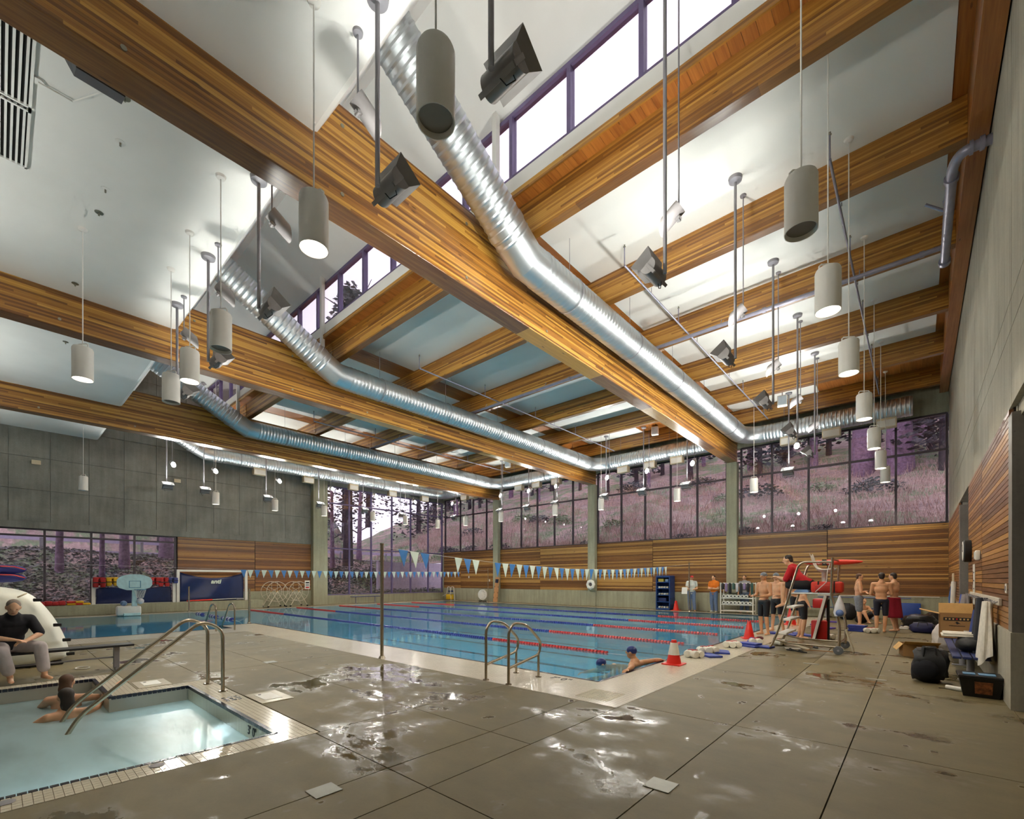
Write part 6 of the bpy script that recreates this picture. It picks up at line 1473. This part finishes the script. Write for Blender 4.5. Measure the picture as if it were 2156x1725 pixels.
def person(loc, rz, J, label, skin=0, hair='dark', wear=(), cap=None, vox=.0125, group=None, scale=1.0, legs=True, longhair=False, bald=False):
    t = thing('person', label, 'person', loc, rz, group); t.scale = (scale,)*3
    mb = MB(); torso(mb, J)
    hm = orient(J['hu'], J['hf']); H = J['H']
    mb.sph(H+hm @ V(0, 0, .015), (.073, .092, .098), 18, 14, hm); mb.sph(H+hm @ V(0, .025, -.055), (.055, .062, .06), 14, 10, hm)     # skull, jaw
    mb.sph(H+hm @ V(0, .1, -.012), (.013, .02, .024), 8, 6, hm); mb.sph(H+hm @ V(0, .088, .012), (.05, .012, .012), 10, 6, hm)          # nose, brow
    for s in (-1, 1): mb.sph(H+hm @ V(s*.077, -.005, -.005), (.012, .022, .032), 8, 6, hm)                                              # ears
    caps(mb, J['N'], H+hm @ V(0, -.02, -.06), .058, .052)
    for s, a in ((-1, 'L'), (1, 'R')):
        S, E, Wr = J['S'+a], J['E'+a], J['W'+a]
        caps(mb, S, S.lerp(E, .45), .06, .052); caps(mb, S.lerp(E, .45), E, .05, .041); caps(mb, E, E.lerp(Wr, .35), .043, .042); caps(mb, E.lerp(Wr, .35), Wr, .041, .027)
        hand(mb, Wr, J['hand'+a] or (Wr-E), .35, s)
        if legs:
            Hp, K, A = J['H'+a], J['K'+a], J['A'+a]
            caps(mb, Hp, Hp.lerp(K, .5), .088, .076); caps(mb, Hp.lerp(K, .5), K, .075, .055); caps(mb, K, K.lerp(A, .35), .055, .056); caps(mb, K.lerp(A, .35), A, .054, .036)
            tv = J['toe'+a].normalized(); caps(mb, A+V(0, 0, -.025)-tv*.03, A+V(0, 0, -.045)+tv*.13, .038, .026); mb.sph(A+V(0, 0, -.045)+tv*.12+tv.cross(V(0, 0, 1))*0, (.042, .03, .024), 8, 6)
    b = remesh(mb, 'body', SK[skin], t, vox)
    for s in (-1, 1):
        MB().sph(H+hm @ V(s*.03, .083, .002), (.011, .008, .007), 8, 6, hm).build('eye', M_eye, t, local=True)
    MB().sph(H+hm @ V(0, .083, -.062), (.022, .008, .006), 8, 6, hm).build('mouth', M_lip, t, local=True)
    hb = MB()
    if cap:
        hb.sph(H+hm @ V(0, -.006, .034), (.081, .1, .086), 18, 12, hm); remesh(hb, 'swim_cap' if cap is not M_redcap else 'cap', cap, t, .012, 3)
        if cap is M_redcap: MB().bbox(-.07, .07, .06, .17, .03, .045, .006).build('brim', cap, t, local=True).matrix_basis = Matrix.Translation(H) @ hm.to_4x4()
    elif not bald:
        hb.sph(H+hm @ V(0, -.016, .04), (.08, .09, .082), 18, 12, hm); hb.sph(H+hm @ V(0, -.055, -.01), (.07, .05, .07), 14, 10, hm)
        if longhair: hb.sph(H+hm @ V(0, -.07, -.08), (.075, .045, .1), 14, 10, hm); hb.sph(H+hm @ V(.0, -.07, -.17), (.05, .035, .08), 12, 8, hm)
        remesh(hb, 'hair', HAIR[hair], t, .012, 3)
    for w in wear:
        kind, m = w[0], w[1]; arg = w[2] if len(w) > 2 else None; c = MB()
        up = J['N']-J['P']; M = orient(up, (J['SR']-J['SL']).cross(up)*-1)
        if kind in ('shorts', 'trousers', 'jammers'):
            g = {'shorts': .028, 'trousers': .022, 'jammers': .010}[kind]; f = arg or {'shorts': .72, 'trousers': 1.9, 'jammers': .85}[kind]
            wl = J.get('build', 1.0); c.sph(J['P']-up*.01, (.155*wl+g*.8, .112*wl+g*.8, .10+g*.3), 16, 10, M)
            for a in 'LR':
                Hp, K, A = J['H'+a], J['K'+a], J['A'+a]
                if f <= 1: caps(c, Hp, Hp.lerp(K, f), .088+g, (.088-.03*f)+g*(1.2 if kind == 'shorts' else 1))
                else: caps(c, Hp, K, .088+g, .06+g); caps(c, K, K.lerp(A, f-1), .06+g, .05+g*1.2)
            remesh(c, kind, m, t, .0135, 4)
        elif kind == 't_shirt':
            torso(c, J, .017); f = arg or .55
            for a in 'LR':
                S, E, Wr = J['S'+a], J['E'+a], J['W'+a]
                if f <= 1: caps(c, S, S.lerp(E, f), .074, .066)
                else: caps(c, S, E, .072, .058); caps(c, E, E.lerp(Wr, f-1), .058, .048)
            remesh(c, 't_shirt', m, t, .0135, 4)
        elif kind == 'towel_wrap':
            R, n = 12, 28; vs = []; fs = []
            for j in range(R+1):
                s = j/R
                for k in range(n):
                    a = 2*PI*k/n; pl = 1+.05*math.sin(7*a+s*2)*s
                    vs.append((math.cos(a)*(.185+.05*s)*pl, math.sin(a)*(.145+.06*s)*pl, J['P'].z+.07-s*.6))
            for j in range(R):
                for k in range(n): fs.append((j*n+k, j*n+(k+1) % n, (j+1)*n+(k+1) % n, (j+1)*n+k))
            o = MB().add(vs, fs).build('towel_wrap', m, t, local=True, smooth=80); so = o.modifiers.new('th', 'SOLIDIFY'); so.thickness = .012
        elif kind == 'shoes':
            for a in 'LR':
                A = J['A'+a]; tv = J['toe'+a].normalized(); d = MB(); caps(d, A+V(0, 0, -.03)-tv*.035, A+V(0, 0, -.04)+tv*.14, .047, .036); remesh(d, 'shoe', m, t, .012, 3)
    return t
M_redcap = pm('red_cotton_cap', (190, 40, 40), .8); M_bcap = pm('navy_swim_cap', (30, 48, 112), .35); M_gcap = pm('grey_swim_cap', (120, 130, 140), .4)
M_redsh = pm('red_guard_shirt', (190, 20, 32), .75, var=.08); M_blksh = pm('black_shorts_cloth', (20, 18, 20), .8); M_jam = pm('black_jammer_lycra', (22, 22, 28), .45)
M_jean = pm('blue_denim', (104, 122, 154), .85, bump=.2, scale=20); M_orange = pm('orange_cotton', (226, 122, 28), .85); M_whsh = pm('white_cotton', (214, 220, 214), .85)
# lifeguard seated on the chair platform, facing the pool (-X)
lg = (ny(1600, 380).x+.03, 12.08, ZP+.062)
def L(x, y, lat=0.0):
    w = onY(*z7(x, y), 12.08); return V(lat, -(w.x-lg[0]), w.z-lg[2])
J = stand(P=V(0, 0, .115), C=L(1560, 310), N=L(1527, 238), H=L(1500, 195), SL=L(1530, 258, -.18), SR=L(1530, 258, .18), EL=L(1497, 330, -.2), ER=L(1500, 335, .24), WL=L(1432, 312, -.05), WR=L(1428, 318, .07),
          HL=V(-.09, .02, .1), HR=V(.09, .02, .1), KL=L(1478, 362, -.14), KR=L(1482, 365, .15), AL=L(1470, 490, -.12), AR=L(1472, 488, .14), hf=V(0, .97, -.2), hu=V(0, .2, .97), toeL=V(-.05, 1, -.35), toeR=V(.05, 1, -.35),
          handL=V(.3, 1, .1), handR=V(-.3, 1, .1))
pl = person(lg, PI/2, J, 'lifeguard in a red shirt and black shorts sitting forward on the tall chair', 0, 'dark', [('t_shirt', M_redsh, .95), ('shorts', M_blksh, .75)], vox=.009)
for k, (w_, h_) in enumerate(((.09, .05), (.14, .03), (.06, .06))):    # worn white print across the shirt back
    pass
# group behind
def feet(x, y, z=0.0):
    p = gz(z7(x, y)); return (p.x, p.y, 0)
def st_var(seed, lean=.0, arms='down'):
    r = random.Random(seed); u = lambda a: r.uniform(-a, a)
    J = stand(H=V(u(.02), .03+lean, 1.64), N=V(u(.01), lean*.6, 1.49), C=V(0, lean*.3, 1.27))
    if arms == 'fold': J.update(EL=V(-.24, .04, 1.13), ER=V(.24, .04, 1.13), WL=V(.04, .2, 1.12), WR=V(-.03, .21, 1.17), handL=V(1, .15, .05), handR=V(-1, .15, .05))
    elif arms == 'front': J.update(EL=V(-.24, .02, 1.13), ER=V(.24, .02, 1.13), WL=V(-.1, .24, 1.08), WR=V(.1, .24, 1.1), handL=V(.3, 1, .1), handR=V(-.3, 1, .1))
    J.update(AL=V(-.11+u(.04), -.02+u(.06), .08), AR=V(.11+u(.04), -.02+u(.06), .08))
    return J
GS = 'swimmers standing on the deck'
person(feet(1335, 712), 2.6, st_var(1, arms='front'), 'swimmer in black jammers with a grey cap, nearest the pool edge, back turned', 1, cap=M_gcap, wear=[('jammers', M_jam)], group=GS)
person(feet(1425, 688), 2.9, st_var(2, arms='front'), 'swimmer in black jammers standing right beside the grey-capped one', 0, cap=M_gcap, wear=[('jammers', M_jam)], group=GS)
person((-3.05, 17.6, 0), -2.2, st_var(3, arms='front'), 'swimmer facing the camera behind the pair in jammers', 1, 'dark', wear=[('jammers', M_jam)], group=GS)
person(feet(1600, 738), -1.2, st_var(4), 'swimmer in black jammers standing behind the lifeguard chair', 0, 'brown', wear=[('jammers', M_jam)], group=GS)
def f8(x, y): p = gz(z8(x, y)); return (p.x, p.y, 0)
person(f8(805, 772), -1.4, st_var(5, arms='fold'), 'bare-chested man in grey swim shorts with folded arms', 0, 'brown', wear=[('shorts', pm('grey_plaid_cloth', (126, 132, 142), .8, var=.2, scale=20), .85)], group=GS)
person(f8(990, 826), .15, st_var(6, arms='front'), 'man in dark jammers seen from behind, middle of three', 1, 'dark', wear=[('jammers', pm('navy_jammer_lycra', (24, 26, 42), .45), .9)], group=GS)
person(f8(1095, 815), 1.2, st_var(7, arms='fold'), 'man with a long red towel round his waist, right of three', 0, 'dark', wear=[('towel_wrap', pm('crimson_terry', (148, 20, 44), .9, bump=.3))], group=GS)
sit = stand(P=V(0, 0, .11), C=V(0, .05, .42), N=V(0, .1, .62), H=V(0, .14, .78), SL=V(-.18, .1, .56), SR=V(.18, .1, .56), EL=V(-.26, .22, .36), ER=V(.26, .22, .36), WL=V(-.12, .42, .46), WR=V(.12, .42, .46),
            HL=V(-.1, .02, .11), HR=V(.1, .02, .11), KL=V(-.2, .4, .42), KR=V(.2, .4, .42), AL=V(-.15, .55, .09), AR=V(.15, .55, .09))
person((-1.55, 20.7, 0), -2.4, sit, 'swimmer sitting on the floor behind the standing men', 0, 'dark', wear=[('shorts', M_jam)], group=GS)
def on22(px, Y=22.3): return onY(px, 1288, Y)
q = onY(1457, 1288, 22.6); person((q.x, 22.55, 0), PI+.3, st_var(8, arms='front'), 'man in a red cap, white shirt and jeans holding a paper', 0, cap=M_redcap, wear=[('t_shirt', M_whsh), ('trousers', M_jean)], group='men along the back wall')
MB().obox((q.x-.22, 22.22, 1.02), ((1, .1, 0), (0, .2, 1), (0, 1, -.2)), (.13, .16, .002)).build('paper_sheet', M_whitepl, label='white paper held by the man in the red cap', cat='paper', smooth=0)
q = onY(1503, 1288, 22.6); person((q.x, 22.6, 0), PI-.2, st_var(9, arms='fold'), 'man in an orange shirt and jeans with folded arms', 0, 'dark', wear=[('t_shirt', M_orange), ('trousers', M_jean), ('shoes', M_whitepl)], group='men along the back wall')
q = onY(1550, 1288, 22.9); person((-6.02, 23.03, 0), PI, st_var(10), 'person in a grey shirt half hidden behind the dumbbell rack', 0, 'dark', wear=[('t_shirt', pm('grey_cotton', (150, 152, 156), .85)), ('trousers', M_jean)], group='men along the back wall')
# swimmer hanging on the pool edge, back to the deck
sw = (-3.86, 7.72, -1.18)
J = stand(P=V(0, .1, .78), C=V(0, .03, 1.05), N=V(0, .0, 1.26), H=V(-.02, .06, 1.40), SL=V(-.19, -.03, 1.19), SR=V(.19, -.03, 1.19), EL=V(-.46, -.17, 1.22), ER=V(.44, -.17, 1.22), WL=V(-.66, -.2, 1.215), WR=V(.62, -.22, 1.215),
          HL=V(-.09, .1, .76), HR=V(.09, .1, .76), KL=V(-.1, .3, .4), KR=V(.1, .25, .36), AL=V(-.1, .2, 0), AR=V(.1, .15, -.04), hf=V(-.1, .98, 0), handL=V(-1, .15, -.12), handR=V(1, .2, -.15))
person(sw, PI/2, J, 'swimmer with a navy cap resting his arms on the near pool edge', 1, cap=M_bcap, wear=[('jammers', M_jam)], vox=.008)
J = stand(P=V(0, -.9, 1.05), C=V(0, -.55, 1.1), N=V(0, -.3, 1.16), H=V(0, -.1, 1.22), SL=V(-.18, -.33, 1.12), SR=V(.18, -.33, 1.12), EL=V(-.35, -.05, 1.05), ER=V(.35, -.1, 1.05), WL=V(-.3, .2, 1.02), WR=V(.3, .15, 1.02),
          HL=V(-.09, -.95, 1.02), HR=V(.09, -.95, 1.02), KL=V(-.1, -1.35, .95), KR=V(.1, -1.35, .9), AL=V(-.1, -1.75, .95), AR=V(.1, -1.75, .85), hf=V(0, .9, -.4), hu=V(0, .4, .9), toeL=V(0, -1, 0), toeR=V(0, -1, 0))
person((-4.45, 7.35, -1.24), PI*.75, J, 'swimmer with a navy cap gliding low in the water near the grab rail', 0, cap=M_bcap, wear=[('jammers', M_jam)], vox=.012)
# people at the hot tub
tubp = stand(P=V(0, 0, .35), C=V(0, .02, .66), N=V(0, .02, .86), H=V(0, .04, 1.01), SL=V(-.17, 0, .79), SR=V(.17, 0, .79), EL=V(-.3, .15, .68), ER=V(.34, .2, .74), WL=V(-.2, .38, .64), WR=V(.5, .4, .9), HL=V(-.09, .05, .33), HR=V(.09, .05, .33),
             KL=V(-.12, .45, .36), KR=V(.12, .45, .36), AL=V(-.12, .5, .07), AR=V(.12, .5, .07), handR=V(.6, 1, -.2))
person((-8.05, .58, -.95), 1.75, tubp, 'dark haired bather with bare back in the hot tub by the rails', 0, 'dark', wear=[('jammers', M_jam)], longhair=True, group='hot tub bathers')
person((-8.75, .62, -.88), 1.2, tubp, 'brown haired bather behind the dark haired one in the hot tub', 2, 'brown', wear=[('jammers', M_jam)], longhair=True, group='hot tub bathers')
J = stand(P=V(0, 0, .1), C=V(0, .1, .38), N=V(0, .2, .57), H=V(.02, .29, .70), SL=V(-.19, .17, .51), SR=V(.19, .17, .51), EL=V(-.27, .3, .28), ER=V(.27, .3, .28), WL=V(-.06, .46, .2), WR=V(.06, .45, .23), HL=V(-.1, .03, .09), HR=V(.1, .03, .09),
          KL=V(-.22, .46, .1), KR=V(.18, .44, .08), AL=V(-.26, .5, -.33), AR=V(.08, .4, -.33), hf=V(.2, .9, -.35), hu=V(0, .35, .93), handL=V(1, .3, -.2), handR=V(-1, .3, -.2), build=1.12)
person((-10.36, .1, .437), -PI/2+.25, J, 'man in a black top and pale loose trousers hunched on the deck bench', 2, 'grey', wear=[('t_shirt', pm('black_jersey', (22, 22, 30), .85), .9), ('trousers', pm('pale_grey_cotton', (186, 178, 180), .9, bump=.2), 1.75)])
